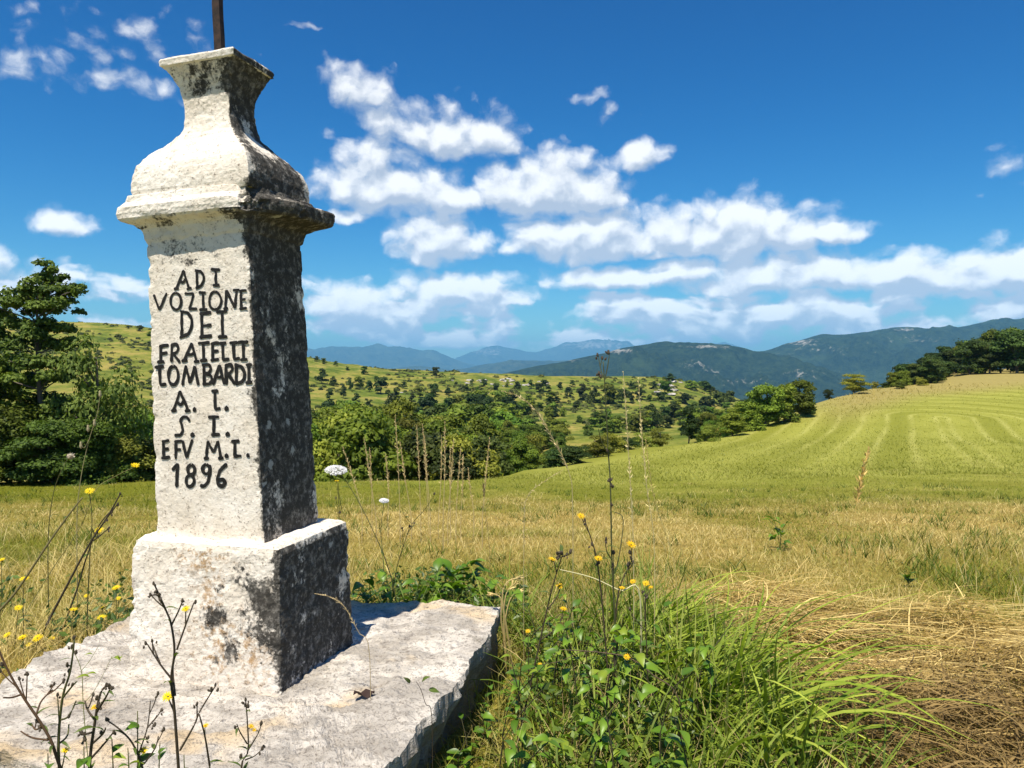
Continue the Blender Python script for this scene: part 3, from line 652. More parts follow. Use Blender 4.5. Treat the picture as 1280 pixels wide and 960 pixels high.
for (ox, oy, sc), wd, strokes in LINES:
    mb = MB()
    for st in strokes:
        p = np.array([on_shaft(ox+x/sc, oy+y/sc) for x, y in st])[:, [0, 2]]
        p[:, 0] = p[:, 0]*.965-.004          # keep the last letters clear of the worn corner
        seg = np.linalg.norm(np.diff(p, axis=0), axis=1); L = np.concatenate([[0], np.cumsum(seg)])
        n = max(4, int(L[-1]/.005)); t_ = np.linspace(0, L[-1], n); q = np.c_[np.interp(t_, L, p[:, 0]), np.interp(t_, L, p[:, 1])]
        q[1:-1] = q[1:-1]*.5+.25*(q[:-2]+q[2:])
        q += .0012*np.c_[vnoise(np.c_[q*60, np.zeros(n)], 3), vnoise(np.c_[q*60, np.ones(n)], 4)]
        T = np.gradient(q, axis=0); T /= np.linalg.norm(T, axis=1, keepdims=True)+1e-9
        closed = np.hypot(*(q[0]-q[-1])) < .003
        hw = wd/sc*3.05/961*.70*(.93+.22*vnoise(np.c_[q*45, np.full(n, lr.random()*9)], 6))
        if not closed:
            q = np.concatenate([q[:1]-T[:1]*hw[0]*.8, q, q[-1:]+T[-1:]*hw[-1]*.8]); T = np.concatenate([T[:1], T, T[-1:]]); hw = np.concatenate([[hw[0]*.5], hw, [hw[-1]*.5]]); n += 2
        nb = np.c_[-T[:, 1], T[:, 0]]
        a = q+nb*hw[:, None]; b = q-nb*hw[:, None]
        if len(st) == 8 and closed:      # a full stop: filled
            cc = q.mean(0); a = np.repeat(cc[None], n, 0); b = cc+(q-cc)*1.9
        jig = lr.random()*.0006
        Va = lay(a[:, 0], a[:, 1]); Vb = lay(b[:, 0], b[:, 1]); Va[:, 1] -= jig; Vb[:, 1] -= jig
        i = np.arange(n-1)
        mb.add(np.concatenate([Va, Vb]), np.stack([i, i+1, n+i+1, n+i], -1))
    mb.build('lettering', M['paint'], pillar)

SLAB = np.array([(-1.98, 2.42), (-.42, 2.02), (-.20, 2.95), (-.035, 3.86), (-.62, 3.98), (-1.30, 3.98), (-1.83, 3.70), (-1.97, 3.10)])
def slab():
    # outline resampled and roughened
    P = np.concatenate([SLAB, SLAB[:1]]); seg = np.linalg.norm(np.diff(P, axis=0), axis=1); L = np.concatenate([[0], np.cumsum(seg)])
    n = 420; t_ = np.linspace(0, L[-1], n+1)[:-1]; O = np.c_[np.interp(t_, L, P[:, 0]), np.interp(t_, L, P[:, 1])]
    c = O.mean(0); D = O-c; Dn = D/np.linalg.norm(D, axis=1, keepdims=True)
    z0 = np.zeros(n)
    def ring(z, inset, rough, seed, up=0):
        q = O-Dn*(inset+rough*(fbm(np.c_[O*5, z0+z*7], 5, seed, .6)))[:, None]
        return np.c_[q, z0+z]
    rings = [ring(-.12, .10, .03, 81), ring(.02, .08, .04, 82), ring(.10, .055, .045, 83), ring(.17, .03, .038, 84), ring(.23, .01, .030, 84), ring(.275, .004, .028, 84), ring(.298, .010, .026, 84)]
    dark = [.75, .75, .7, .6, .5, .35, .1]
    nr = 56; top = rings[-1].copy()
    for k in range(1, nr+1):
        f = (k/nr)**.85
        r = top.copy(); r[:, :2] = top[:, :2]*(1-f)+np.array([-1.0, 3.05])*f
        rings.append(r); dark.append(0)
    V = np.stack(rings)
    tp = V[6:]; q = tp[..., :2]
    lay_ = fbm(np.stack([q[..., 0]*3.0, q[..., 1]*5, 0*q[..., 0]], -1), 5, 91, .6)
    tp[..., 2] = .300+.018*lay_+.010*fbm(np.stack([q[..., 0]*18, q[..., 1]*24, 0*q[..., 0]], -1), 4, 92)-.018*np.maximum(fbm(np.stack([q[..., 0]*4, q[..., 1]*7, 0*q[..., 0]], -1), 3, 93)-.35, 0)
    V[6:] = tp
    sidew = np.where(V[..., 0] > -1.2, 1, .25)*np.array(dark)[:, None]  # side darkest at right and foot: dark stone plus painted shade
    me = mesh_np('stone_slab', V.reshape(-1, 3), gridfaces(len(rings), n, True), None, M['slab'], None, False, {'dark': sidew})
    tag(link('stone_slab', me), 'broad rough pale stone slab under the pillar', 'slab')
slab()

# ------------------------------------------------------------------ trees
def leaves(cen, size, nrm, col, fold=.25, aspect=1.7):
    """diamond leaves, two triangles folded along the midrib"""
    N = len(cen); nrm = nrm/(np.linalg.norm(nrm, axis=1, keepdims=True)+1e-9)
    r = rng.normal(size=(N, 3)); a = np.cross(nrm, r); a /= np.linalg.norm(a, axis=1, keepdims=True)+1e-9; b = np.cross(nrm, a)
    s = np.broadcast_to(np.asarray(size, float), (N,))[:, None]
    V = np.stack([cen-a*s*.5*aspect, cen+b*s*.5-nrm*s*fold*.5, cen+a*s*.5*aspect, cen-b*s*.5-nrm*s*fold*.5], 1)
    i = np.arange(N)[:, None]*4
    T = np.concatenate([i+np.array([[0, 1, 2]]), i+np.array([[0, 2, 3]])])
    return V.reshape(-1, 3), T, np.repeat(col, 4, 0)
def crown(clumps, n, leaf, c0, c1, seed, shell=.55, aspect=1.6, updir=.5):
    r = np.random.default_rng(seed); clumps = np.array(clumps, float)     # x y z rx rz
    w = clumps[:, 3]**2*1.0; k = r.choice(len(clumps), n, p=w/w.sum())
    d = r.normal(size=(n, 3)); d /= np.linalg.norm(d, axis=1, keepdims=True); d[:, 2] = np.where(d[:, 2] < -.3, -d[:, 2]*.6, d[:, 2])
    rad = (shell+(1-shell)*r.random(n)**.6)*(1+.28*r.normal(size=n)*(r.random(n) < .35))
    off = d*rad[:, None]; P = clumps[k, :3]+off*np.stack([clumps[k, 3], clumps[k, 3], clumps[k, 4]], -1)
    nr = d+np.array([0, 0, updir])+.55*r.normal(size=(n, 3))
    tone = np.clip(.5+.22*r.normal(size=n)+.28*(r.random(len(clumps))[k]-.5)*2, 0, 1)
    return leaves(P, leaf*(.6+.8*r.random(n)), nr, mixcol(c0, c1, tone), aspect=aspect)
G0, G1 = (.050, .085, .008), (.185, .24, .022)
D0, D1 = (.020, .036, .009), (.075, .110, .018)
Y0, Y1 = (.085, .105, .010), (.25, .26, .032)
def tree_mesh(seed, height, width, nclump, nleaf, leaf, c0, c1, kind='round', trunk=True):
    r = np.random.default_rng(seed); cl = []
    for i in range(nclump):
        if kind == 'round':
            z = r.uniform(.18, .95); rr = np.sqrt(np.clip(1-((z-.52)/.48)**2, .05, 1)); a = r.uniform(0, 6.28); q = rr*r.uniform(.2, .80)
            cl.append((math.cos(a)*q*width/2, math.sin(a)*q*width/2, z*height*.93, width*r.uniform(.13, .24), height*r.uniform(.08, .15)))
        elif kind == 'low':
            z = r.uniform(.10, .95); rr = np.sqrt(np.clip(1-((z-.42)/.58)**2, .05, 1)); a = r.uniform(0, 6.28); q = rr*r.uniform(.1, .78)
            cl.append((math.cos(a)*q*width/2, math.sin(a)*q*width/2, z*height*.93, width*r.uniform(.14, .24), height*r.uniform(.10, .17)))
        elif kind == 'oval':
            z = r.uniform(.15, .95); rr = np.sqrt(np.clip(1-((z-.45)/.55)**2, .03, 1)); a = r.uniform(0, 6.28); q = rr*r.uniform(.1, .75)
            cl.append((math.cos(a)*q*width/2, math.sin(a)*q*width/2, z*height*.94, width*r.uniform(.12, .22), height*r.uniform(.07, .12)))
        elif kind == 'bush':
            z = r.uniform(.06, .85); rr = np.sqrt(np.clip(1-(z/.95)**2, .05, 1)); a = r.uniform(0, 6.28); q = rr*r.uniform(.1, .85)
            cl.append((math.cos(a)*q*width/2, math.sin(a)*q*width/2, z*height*.9, width*r.uniform(.10, .2), height*r.uniform(.10, .18)))
        else:   # layered boughs, pointed top
            z = r.uniform(.12, .97); rr = (1-z)**.85*.95+.04; a = r.uniform(0, 6.28); q = rr*r.uniform(.3, 1.05)
            cl.append((math.cos(a)*q*width/2, math.sin(a)*q*width/2, z*height*.97, width*r.uniform(.07, .14)*(.6+.6*(1-z)), height*r.uniform(.026, .052)))
    V, T, col = crown(cl, nleaf, leaf, c0, c1, seed+1)
    cm = mesh_np('crown', V, None, T, M['tree'], col)
    tm = None
    if trunk:
        mb = MB(); top = .8 if kind != 'bush' else .45
        wob = lambda z: np.array([.03*width*math.sin(z*5+seed), .03*width*math.cos(z*4+seed), 0])
        path = np.array([np.array([0, 0, z*height])+wob(z) for z in np.linspace(-.06, top, 8)])
        mb.tube(path, np.linspace(.028, .008, 8)*height, sides=7)
        for c_ in cl[::max(1, nclump//14)]:
            z = max(.08, c_[2]/height-.16); b = np.array([0, 0, min(z, top)*height])+wob(min(z, top)); e = np.array(c_[:3])
            m_ = (b+e)/2+np.array([0, 0, .02*height]); mb.tube(smooth_path([b, m_, e], 6), np.linspace(.010, .0025, 6)*height, sides=5)
        tm = mb.mesh('trunk', M['bark'], True)
    return cm, tm
def place_tree(name, meshes, loc, sx, sz, rz, label, cat, group=None, grp=True):
    cm, tm = meshes
    e = empty(name, loc, label, cat, group, rz); e.scale = (sx, sx, sz)
    link('crown', cm, e)
    if tm is not None: link('trunk', tm, e)
    return e
FAR = [tree_mesh(100+i, 1, 1.0, 16, 1500, .075, D0, D1, k) for i, k in enumerate(('bush', 'low', 'oval', 'bush', 'low', 'bush'))]
FARG = [tree_mesh(120+i, 1, 1.05, 16, 1700, .07, G0, G1, k) for i, k in enumerate(('low', 'bush', 'oval', 'bush'))]
MID = [tree_mesh(140+i, 1, .85, 34, 9000, .030, G0, G1, k) for i, k in enumerate(('round', 'oval', 'round', 'bush'))]
MIDD = [tree_mesh(150+i, 1, .9, 30, 8000, .031, D0, D1, k) for i, k in enumerate(('round', 'oval'))]
MIDY = [tree_mesh(160+i, 1, 1.1, 26, 7000, .030, Y0, Y1, k) for i, k in enumerate(('bush', 'round'))]
tr = random.Random(5)
# bushes told apart on the open hillside: (x, y of the foot, width, height) in the photograph
HB = [(455,468,10,10),(545,472,11,12),(402,480,16,17),(417,482,12,12),(438,488,8,13),(450,485,14,15),(462,490,9,14),(476,492,19,19),(429,498,9,14),(492,511,25,27),(524,497,13,13),(543,493,14,16),(560,494,9,9),(538,519,20,25),
      (584,491,8,10),(597,492,7,9),(605,484,8,10),(620,488,10,11),(647,488,9,11),(680,490,13,14),(688,504,15,14),(694,521,15,16),(722,512,11,11),(565,515,15,17),(606,481,5,6),(633,484,7,8),(664,486,9,10),(655,478,5,5),(590,480,6,6),(570,482,5,6),
      (470,478,6,8),(505,486,7,8),(515,505,10,12),(580,507,12,14),(640,502,12,13),(662,506,14,14),(625,505,14,15),(710,496,10,11),(728,500,16,18),(742,504,20,22),(760,505,22,24),(778,503,18,20),(700,487,8,9),(715,484,8,8),
      (837,477,14,9),(864,487,18,12),(882,489,16,12),(900,506,22,18),(912,505,18,16),(931,517,20,16),(831,499,20,22),(813,523,20,18),(843,523,22,18),(856,505,20,16),(880,508,14,12),(870,524,18,14),(800,500,14,14),(790,486,10,10),(818,487,10,10),(942,520,12,10),
      (405,455,8,7),(420,458,6,6),(396,452,8,6),(434,463,6,5),(176,414,9,7),(186,420,8,6),(160,411,5,4),(412,500,10,12),(445,505,12,12),(460,512,14,14),(478,522,18,16)]
for x, y, w, h in list(HB):
    if w >= 12 and tr.random() < .55: HB.append((x+tr.uniform(-.9, .9)*w, y+tr.uniform(-1, 3), w*tr.uniform(.5, .9), h*tr.uniform(.5, .8)))
for i, (x, y, w, h) in enumerate(HB):
    p = hit(x, y, hill_z, 120, 520, 900); d = p[1]
    ms = FAR[i % 6] if i % 5 else FARG[i % 4]
    place_tree('hill_bush', ms, p, w/FPX*d*1.18, h/FPX*d*1.15, tr.uniform(0, 6.28), ('small dark bush' if i % 5 else 'small fresh green bush')+' dotted on the open grassy hillside', 'bush', 'bushes scattered over the hillside')
# woodland on the lower slope
n_w = 0
for k in range(1400):
    x = tr.uniform(385, 945); y = tr.uniform(505, 572)
    lo = np.interp(x, [385, 480, 560, 600, 720, 800, 860, 945], [533, 528, 522, 508, 511, 514, 510, 516])
    if y < lo+3*tr.random() or n_w >= 240: continue
    if 715 < x < 860 and 545 < y: continue
    if 690 < x < 790 and 511 < y < 528: continue        # open knoll
    p = hit(x, y, hill_z, 75, 420, 500); d = p[1]
    if d < 76: continue
    hgt = tr.uniform(4.5, 8.5)*(1.0 if d > 150 else .7)*(.62 if x > 640 else 1)
    ms = tr.choice(FARG+FARG+FAR[:3]) if d > 140 else tr.choice(MID+MIDY[:1])
    place_tree('slope_tree', ms, p-np.array([0, 0, .3]), hgt*tr.uniform(.85, 1.25), hgt, tr.uniform(0, 6.28), ('dark' if ms in FAR else 'yellow-green' if ms in MIDY else 'leafy green')+' tree in the wood on the lower slope of the hillside', 'tree', 'trees wooding the lower slope'); n_w += 1
# wood in the hollow right behind the meadow edge
def top_for(x): return np.interp(x, [200, 385, 410, 470, 500, 540, 590, 640, 690, 740, 790], [516, 514, 510, 505, 502, 513, 521, 533, 553, 566, 572])
for k in range(95):
    x = tr.uniform(330, 705) if k < 80 else tr.uniform(130, 330)
    d = tr.uniform(29, 62) if x < 640 else tr.uniform(40, 72)
    X = (x-640)/FPX*d
    if d < edgeY(X)+4: d = edgeY(X)+tr.uniform(4, 12); X = (x-640)/FPX*d
    zb = float(land_z(X, d)); tp = top_for(x)+(tr.uniform(-8, 46) if d < 45 else tr.uniform(-14, 30))
    ztop = at(x, tp, d)[2]; hgt = ztop-zb
    if hgt < 1.6: continue
    hgt = min(hgt, 9.5)
    ms = tr.choice(MID+MID+MIDD+MIDY)
    lk = 'dark-leaved' if ms in MIDD else 'yellow-green' if ms in MIDY else 'fresh green'
    place_tree('hollow_tree', ms, (X, d, zb-.15), hgt*tr.uniform(.75, 1.1), hgt, tr.uniform(0, 6.28), lk+' tree in the hollow just behind the meadow edge', 'tree', 'trees filling the hollow behind the meadow')
# hedge along the field edge on the right
for x, d, h, w, ms, lab in ((862, 56, 2.9, 2.0, MIDD[1], 'slim dark young tree standing at the mown field edge'), (886, 57, 1.5, 1.9, MIDY[0], 'low yellow-green bush beside the slim dark tree'),):
    X = (x-640)/FPX*d; place_tree('field_edge_tree' if h > 2 else 'field_edge_bush', ms, (X, d, float(meadow_z(X, d))-.1), w, h, 1.0, lab, 'tree' if h > 2 else 'bush')
for i, (x, d, h, w) in enumerate(((915, 61, 2.0, 2.8), (935, 64, 3.0, 3.6), (958, 66, 3.7, 4.2), (980, 68, 4.0, 4.2), (1000, 71, 3.6, 3.6), (945, 70, 4.2, 4.0), (925, 66, 2.4, 3.0), (1008, 73, 2.4, 2.6))):
    X = (x-640)/FPX*d; place_tree('hedge_bush', (MID+MIDD)[(i*3) % 6], (X, d, float(meadow_z(X, d))-.15), w, h, i*1.3, 'leafy bush in the thick hedge clump at the mown field corner', 'bush', 'bushes of the hedge clump')
for i, (x, d) in enumerate(((720, 36), (745, 41), (765, 45), (785, 49), (805, 52), (825, 55), (700, 36))):
    X = (x-640)/FPX*d; d = max(d, edgeY(X)+1.5); place_tree('border_bush', MIDY[i % 2] if i % 3 else MIDD[0], (X, d, float(meadow_z(X, d))-.2), 1.7, 1.15+.3*(i % 3), i*2.1, 'low bush in the thin row bordering the meadow', 'bush', 'low bushes bordering the meadow')
for x, d, h, w, ms, lab in ((1068, 92, 2.6, 3.4, MIDY[1], 'round bright green bush on the crest of the field'), (1036, 90, 1.5, 1.4, MIDD[0], 'small dark bush below the round bright one on the crest'), (1095, 98, 1.2, 1.2, MIDY[0], 'tiny pale bush on the dry crest strip'), (1152, 100, 1.4, 1.5, MIDY[0], 'small pale bush in front of the dark wood'), (1125, 97, 1.0, 1.6, MIDY[1], 'low tuft-like bush in the dry crest grass')):
    X = (x-640)/FPX*d; place_tree('crest_bush', ms, (X, d, float(meadow_z(X, d))-.1), w, h, x, lab, 'bush')
for k in range(95):
    x = tr.uniform(1116, 1420); d = tr.uniform(112, 150)
    X = (x-640)/FPX*d; zb = float(meadow_z(X, d)); tp = np.interp(x, [1110, 1135, 1180, 1230, 1280, 1420], [462, 447, 432, 414, 402, 392])+tr.uniform(-3, 22)
    hgt = at(x, tp, d)[2]-zb
    if hgt < 2: continue
    ms = tr.choice(MIDD+MIDD+[MID[3], MID[0]])
    place_tree('wood_tree', ms, (X, d, zb-.2), max(hgt*tr.uniform(.85, 1.15), 5), hgt, tr.uniform(0, 6.28), ('dark' if ms in MIDD else 'fresh green')+' broadleaf tree in the wood on the crest above the mown field', 'tree', 'trees of the wood on the crest')
for k in range(16):
    x = tr.uniform(1108, 1175); d = tr.uniform(101, 112); X = (x-640)/FPX*d; zb = float(meadow_z(X, d)); hgt = at(x, np.interp(x, [1108, 1130, 1175], [464, 450, 438])+tr.uniform(0, 14), d)[2]-zb
    place_tree('wood_tree', tr.choice(MIDD+[MID[3]]), (X, d, zb-.2), max(hgt*tr.uniform(.9, 1.2), 3), hgt, tr.uniform(0, 6.28), 'dark broadleaf tree in the wood on the crest above the mown field', 'tree', 'trees of the wood on the crest')
# small scrub dotted over the open hillside
def scrub():
    r = np.random.default_rng(77); n = 6500; px = r.uniform(-100, 950, n); d = r.uniform(170, 470, n); X = (px-640)/FPX*d; m_ = fbm2(X, d, .022, 4, 78)+.12*r.normal(size=n) > .22; X, d = X[m_], d[m_]; n = len(X)
    sz = r.uniform(.4, 1.9, n)*(1+.5*(r.random(n) < .1)); k = np.repeat(np.arange(n), 26); q = r.normal(size=(len(k), 3)); q /= np.linalg.norm(q, axis=1, keepdims=True); q[:, 2] = np.abs(q[:, 2])
    P = np.stack([X, d, hill_z(X, d)], -1)[k]+q*sz[k][:, None]*np.array([.75, .75, .62])*r.uniform(.5, 1, len(k))[:, None]
    tone = np.clip(r.random(n)[k]*.7+.3*r.random(len(k)), 0, 1)
    V, T, col = leaves(P, sz[k]*.42, q+np.array([0, 0, .4]), mixcol((.035, .055, .010), (.16, .17, .035), tone))
    tag(link('hillside_scrub', mesh_np('hillside_scrub', V, None, T, M['tree'], col)), 'low scrub dotted over the open hillside', 'scrub', kind='stuff')
scrub()
# trees on the left, some twenty metres away
def loose_tree():
    r = np.random.default_rng(204); k = 22.6/FPX; cl = []
    B_ = [(60,332,9),(64,343,11),(56,352,13),(72,352,11),(48,362,14),(84,362,12),(98,364,10),(34,368,13),(64,366,16),(20,374,12),(104,370,7),(78,376,15),(44,380,17),(8,384,14),(28,390,17),(62,392,19),(88,388,12),(-8,398,16),(14,408,18),(46,410,20),(74,410,17),(-20,420,18),(2,430,20),(30,430,20),(60,432,20),(84,430,12),(-30,445,20),(10,455,22),(44,455,22),(72,456,16),(-18,475,22),(24,480,22),(56,482,20),(84,478,14)]
    for x, y, q in B_:
        for _ in range(3):
            cl.append(((x-50+r.uniform(-.5, .5)*q)*k, r.uniform(-1, 1)*(8+.28*(y-330))*k, (612-y+r.uniform(-.4, .4)*q)*k, q*k*r.uniform(.55, .95), q*k*r.uniform(.42, .78)))
    V, T, col = crown(cl, 27000, .070, (.024, .058, .010), (.13, .20, .028), 205, .35)
    mb = MB(); path = np.array([(.12*math.sin(z), .1*math.cos(1.3*z), z) for z in np.linspace(-.1, 5.9, 10)]); mb.tube(path, np.linspace(.11, .02, 10), sides=8)
    for c_ in cl[::3]:
        z = max(.5, c_[2]-.45); b = np.array([.12*math.sin(z), .1*math.cos(1.3*z), z]); mb.tube(smooth_path([b, (b+np.array(c_[:3]))/2+[0, 0, .04], c_[:3]], 6), np.linspace(.028, .006, 6), sides=5)
    return mesh_np('crown', V, None, T, M['tree'], col), mb.mesh('trunk', M['bark'], True)
place_tree('evergreen_tree', loose_tree(), (-13.88, 22.6, float(meadow_z(-13.88, 22.6))-.1), 1, 1, 0, 'tall dark evergreen with loose boughs above the thicket left of the pillar', 'tree')
LB = [tree_mesh(210+i, 1, 1.0, 40, 15000, .026, c0, c1, k) for i, (k, c0, c1) in enumerate((('bush', G0, G1), ('round', (.03, .055, .009), (.115, .16, .02)), ('bush', Y0, Y1), ('oval', G0, G1)))]
for i, (x, d, h, w, v) in enumerate(((-10, 23.5, 4.3, 4.2, 3), (20, 21.8, 2.6, 3.0, 0), (62, 21.2, 1.9, 2.6, 1), (110, 21.4, 2.2, 2.4, 0), (104, 24.6, 4.7, 3.0, 2), (150, 22.4, 1.7, 2.2, 2), (178, 23.5, 1.8, 2.2, 0), (140, 26, 2.4, 2.6, 3), (-60, 22, 3.6, 4.0, 1), (60, 24.0, 3.2, 3.4, 3), (200, 25, 1.8, 2.4, 1), (235, 26, 1.9, 2.6, 0), (-110, 21, 4.0, 4.0, 0))):
    X = (x-640)/FPX*d
    if i == 4: LB.append(tree_mesh(231, 1, .95, 30, 4200, .024, (.085, .11, .02), (.22, .25, .045), 'round')); x, d, h, w, v = 118, 22.4, 4.75, 2.9, 4; X = (x-640)/FPX*d
    lab = 'sparse pale-leaved tree leaning out beside the dark evergreen' if i == 4 else ('fresh green leafy', 'deep green', 'yellow-green', 'tall oval green', '')[v]+' bush in the thicket around the dark evergreen'
    place_tree('thicket_tree' if i == 4 else 'thicket_bush', LB[v], (X, d, float(meadow_z(X, d))-.12), w, h, i*1.7, lab, 'tree' if i == 4 else 'bush', None if i == 4 else 'bushes of the thicket left of the pillar')
# pale rocks on the hill
def rock_mesh(seed):
    b = bpy.data.meshes.new('rock'); import bmesh; bm = bmesh.new(); bmesh.ops.create_icosphere(bm, subdivisions=2, radius=.5)
    for v in bm.verts:
        p = np.array(v.co)*1.0; k = 1+.45*float(fbm(p[None]*3+seed*5, 3, seed)[0]); v.co = Vector(p*k); v.co.z *= .62
    bm.to_mesh(b); bm.free(); b.materials.append(M['rock']); return b
RK = [rock_mesh(i) for i in range(4)]
for i in range(46):
    if i < 26: x, y = tr.uniform(560, 690), tr.uniform(474, 484); s = tr.uniform(1.2, 2.6)
    elif i < 40: x, y = tr.uniform(822, 852), tr.uniform(477, 497); s = tr.uniform(1.5, 3.5)
    else: x, y = tr.uniform(480, 860), tr.uniform(480, 512); s = tr.uniform(.8, 1.8)
    o = link('rock', RK[i % 4], None, hit(x, y, hill_z, 150, 500, 700)); o.scale = (s*1.3, s, s); o.rotation_euler = (0, 0, tr.uniform(0, 6))
    tag(o, 'pale grey limestone rock poking out of the rocky hilltop grass', 'rock', 'rocks strewn over the hill')

# ------------------------------------------------------------------ near vegetation
def gz(X, Y): return meadow_z(X, Y)
def inpoly(X, Y, poly):
    r = np.zeros(X.shape, bool); n = len(poly)
    for i in range(n):
        (x0, y0), (x1, y1) = poly[i], poly[(i+1) % n]
        c = ((y0 > Y) != (y1 > Y)) & (X < (x1-x0)*(Y-y0)/(y1-y0+1e-12)+x0); r ^= c
    return r
_sc = SLAB.mean(0); SLAB_IN = _sc+(SLAB-_sc)*.97
HAY = np.array([(1.15, 5.35), (1.9, 5.2), (2.7, 4.55), (4.4, 3.95), (4.6, 2.2), (1.05, 2.2), (1.15, 3.2), (1.30, 4.2)])
LUSH = np.array([(-.16, 1.7), (.02, 2.6), (.12, 3.75), (.05, 4.5), (.5, 4.9), (1.05, 4.7), (1.30, 4.0), (1.20, 3.2), (1.05, 2.4), (.9, 1.6)])
STRIP = np.array([(-.60, 1.8), (-.25, 2.9), (-.10, 3.9), (.14, 3.9), (.10, 2.9), (-.05, 1.8)])
def spread(n, d0, d1, pw, umax=1.0, seed=0):
    r = np.random.default_rng(seed); t_ = r.random(n)
    d = (d0**(1-pw)+t_*(d1**(1-pw)-d0**(1-pw)))**(1/(1-pw)); u = r.uniform(-umax, umax, n)
    return u*d, d, r
GREEN0, GREEN1 = np.array((.12, .145, .010)), np.array((.29, .30, .028))
STR0, STR1 = np.array((.42, .30, .09)), np.array((.84, .68, .30))
def grass_field(name, label, n, d0, d1, pw, h0, h1, w0, seed, nseg=2, hay=False, umax=1.0):
    X, Y, r = spread(n, d0, d1, pw, umax, seed)
    strip = inpoly(X, Y, STRIP) & (r.random(n) < .8)
    keep = ~strip & ~inpoly(X, Y, SLAB_IN) & (Y < edgeY(X)+1.5) & ~(inpoly(X, Y, HAY) & (r.random(n) < .72)) & ~(inpoly(X, Y, LUSH) & (r.random(n) < .7))
    X, Y = X[keep], Y[keep]; n = len(X)
    tallL = sstep(-1.6, -2.4, X)*sstep(10, 5, Y)+.8*sstep(6.2, 4.6, Y)*sstep(-1.2, -.6, X)*sstep(.6, .1, X)
    pn = fbm2(X, Y, .55, 3, 21); pn2 = fbm2(X, Y, 1.7, 3, 23)
    dr = dryness(X, Y)*1.05+.75*pn+.35*pn2+.24*r.normal(size=n)-.16
    dr = np.clip(dr, 0, 1)
    h = (h0+(h1-h0)*r.random(n)**1.6)*(1+.55*np.clip(pn2+.1, -.5, 1))*(1+1.4*tallL)
    c = mixcol(GREEN0, GREEN1, r.random(n))*(1-dr[:, None])+mixcol(STR0, STR1, r.random(n))*dr[:, None]
    c = c*(.75+.5*r.random(n))[:, None]
    base = np.stack([X, Y, gz(X, Y)-.004], -1)
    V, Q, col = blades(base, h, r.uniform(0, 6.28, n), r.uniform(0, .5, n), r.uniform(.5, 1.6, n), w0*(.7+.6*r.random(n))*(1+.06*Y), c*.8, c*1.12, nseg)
    o = link(name, mesh_np(name, V, Q, None, M['grass'], col)); tag(o, label, 'grass', kind='stuff')
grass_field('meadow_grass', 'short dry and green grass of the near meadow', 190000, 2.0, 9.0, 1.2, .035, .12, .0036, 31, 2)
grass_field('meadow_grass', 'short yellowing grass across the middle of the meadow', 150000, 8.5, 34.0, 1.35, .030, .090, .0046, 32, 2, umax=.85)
def dry_stems():
    n = 5200; X, Y, r = spread(n, 4.3, 17, 1.1, .9, 36); k = ~inpoly(X, Y, SLAB) & ~inpoly(X, Y, HAY) & (fbm2(X, Y, .8, 3, 37) > -.15); X, Y = X[k], Y[k]; n = len(X)
    c = mixcol((.48, .36, .13), (.88, .72, .36), r.random(n))
    V, Q, col = blades(np.stack([X, Y, gz(X, Y)], -1), r.uniform(.08, .34, n)*(1-.45*sstep(5.5, 10, Y)), r.uniform(0, 6.28, n), r.uniform(0, .35, n), r.uniform(.1, 1.2, n), .0032*(1+.05*Y), c*.9, c, 3, wp=3)
    n2 = 2600; X, Y, r = spread(n2, 4.2, 20, 1.05, .9, 38); k = (fbm2(X, Y, 1.1, 3, 39) > .12) & ~inpoly(X, Y, SLAB) & ~inpoly(X, Y, HAY); X, Y = X[k], Y[k]; kk = np.repeat(np.arange(len(X)), 9); m = len(kk)
    c2 = mixcol((.06, .10, .010), (.17, .23, .025), r.random(m))
    v2 = blades(np.stack([X[kk]+.05*r.normal(size=m), Y[kk]+.05*r.normal(size=m), gz(X, Y)[kk]], -1), r.uniform(.07, .20, m), r.uniform(0, 6.28, m), r.uniform(0, .6, m), r.uniform(.4, 1.5, m), .007*(1+.04*Y[kk]), c2*.8, c2, 3)
    Q = np.concatenate([Q, v2[1]+len(V)]); V = np.concatenate([V, v2[0]]); col = np.concatenate([col, v2[2]])
    tag(link('meadow_grass', mesh_np('meadow_grass', V, Q, None, M['grass'], col)), 'thin pale stems and darker green tufts standing in the meadow', 'grass', kind='stuff')
dry_stems()
# stubble of the mown field
def field_grass():
    n = 120000; X, Y, r = spread(n, 24, 100, 1.6, .85, 33); k = (Y < edgeY(X)+.5) & (X > -6); X, Y = X[k], Y[k]; n = len(X)
    mw = mow_dist(X, Y)+.1*np.sin(.21*X+.13*Y)+.04*np.sin(-.11*X+.37*Y); dr = dryness(X, Y)
    sw = .5+.5*np.sin(mw*2*np.pi/4.6); ln = (.5+.5*np.sin(mw*2*np.pi/1.9))**7*np.clip(.6+.8*fbm2(X, Y, .07, 2, 9), .2, 1)
    ln = ln*sstep(6, 24, X)
    c = mixcol((.22, .24, .03), (.38, .38, .08), np.clip(sw*.5+.15+.35*r.random(n), 0, 1)); c = c*(1-ln[:, None]*.6)+np.array((.58, .53, .16))*ln[:, None]*.6; c = c*(1-.85*dr[:, None])+mixcol((.30, .21, .05), (.54, .41, .13), r.random(n))*.85*dr[:, None]
    base = np.stack([X, Y, gz(X, Y)-.01], -1)
    V, Q, col = blades(base, (.05+.07*r.random(n))*(1+3.2*dr), r.uniform(0, 6.28, n), r.uniform(0, .5, n), r.uniform(.4, 1.3, n), .010+.0007*Y, c*.9, c*1.1, 1)
    tag(link('field_stubble', mesh_np('field_stubble', V, Q, None, M['grass'], col)), 'striped mown grass of the rising field', 'grass', kind='stuff')
field_grass()
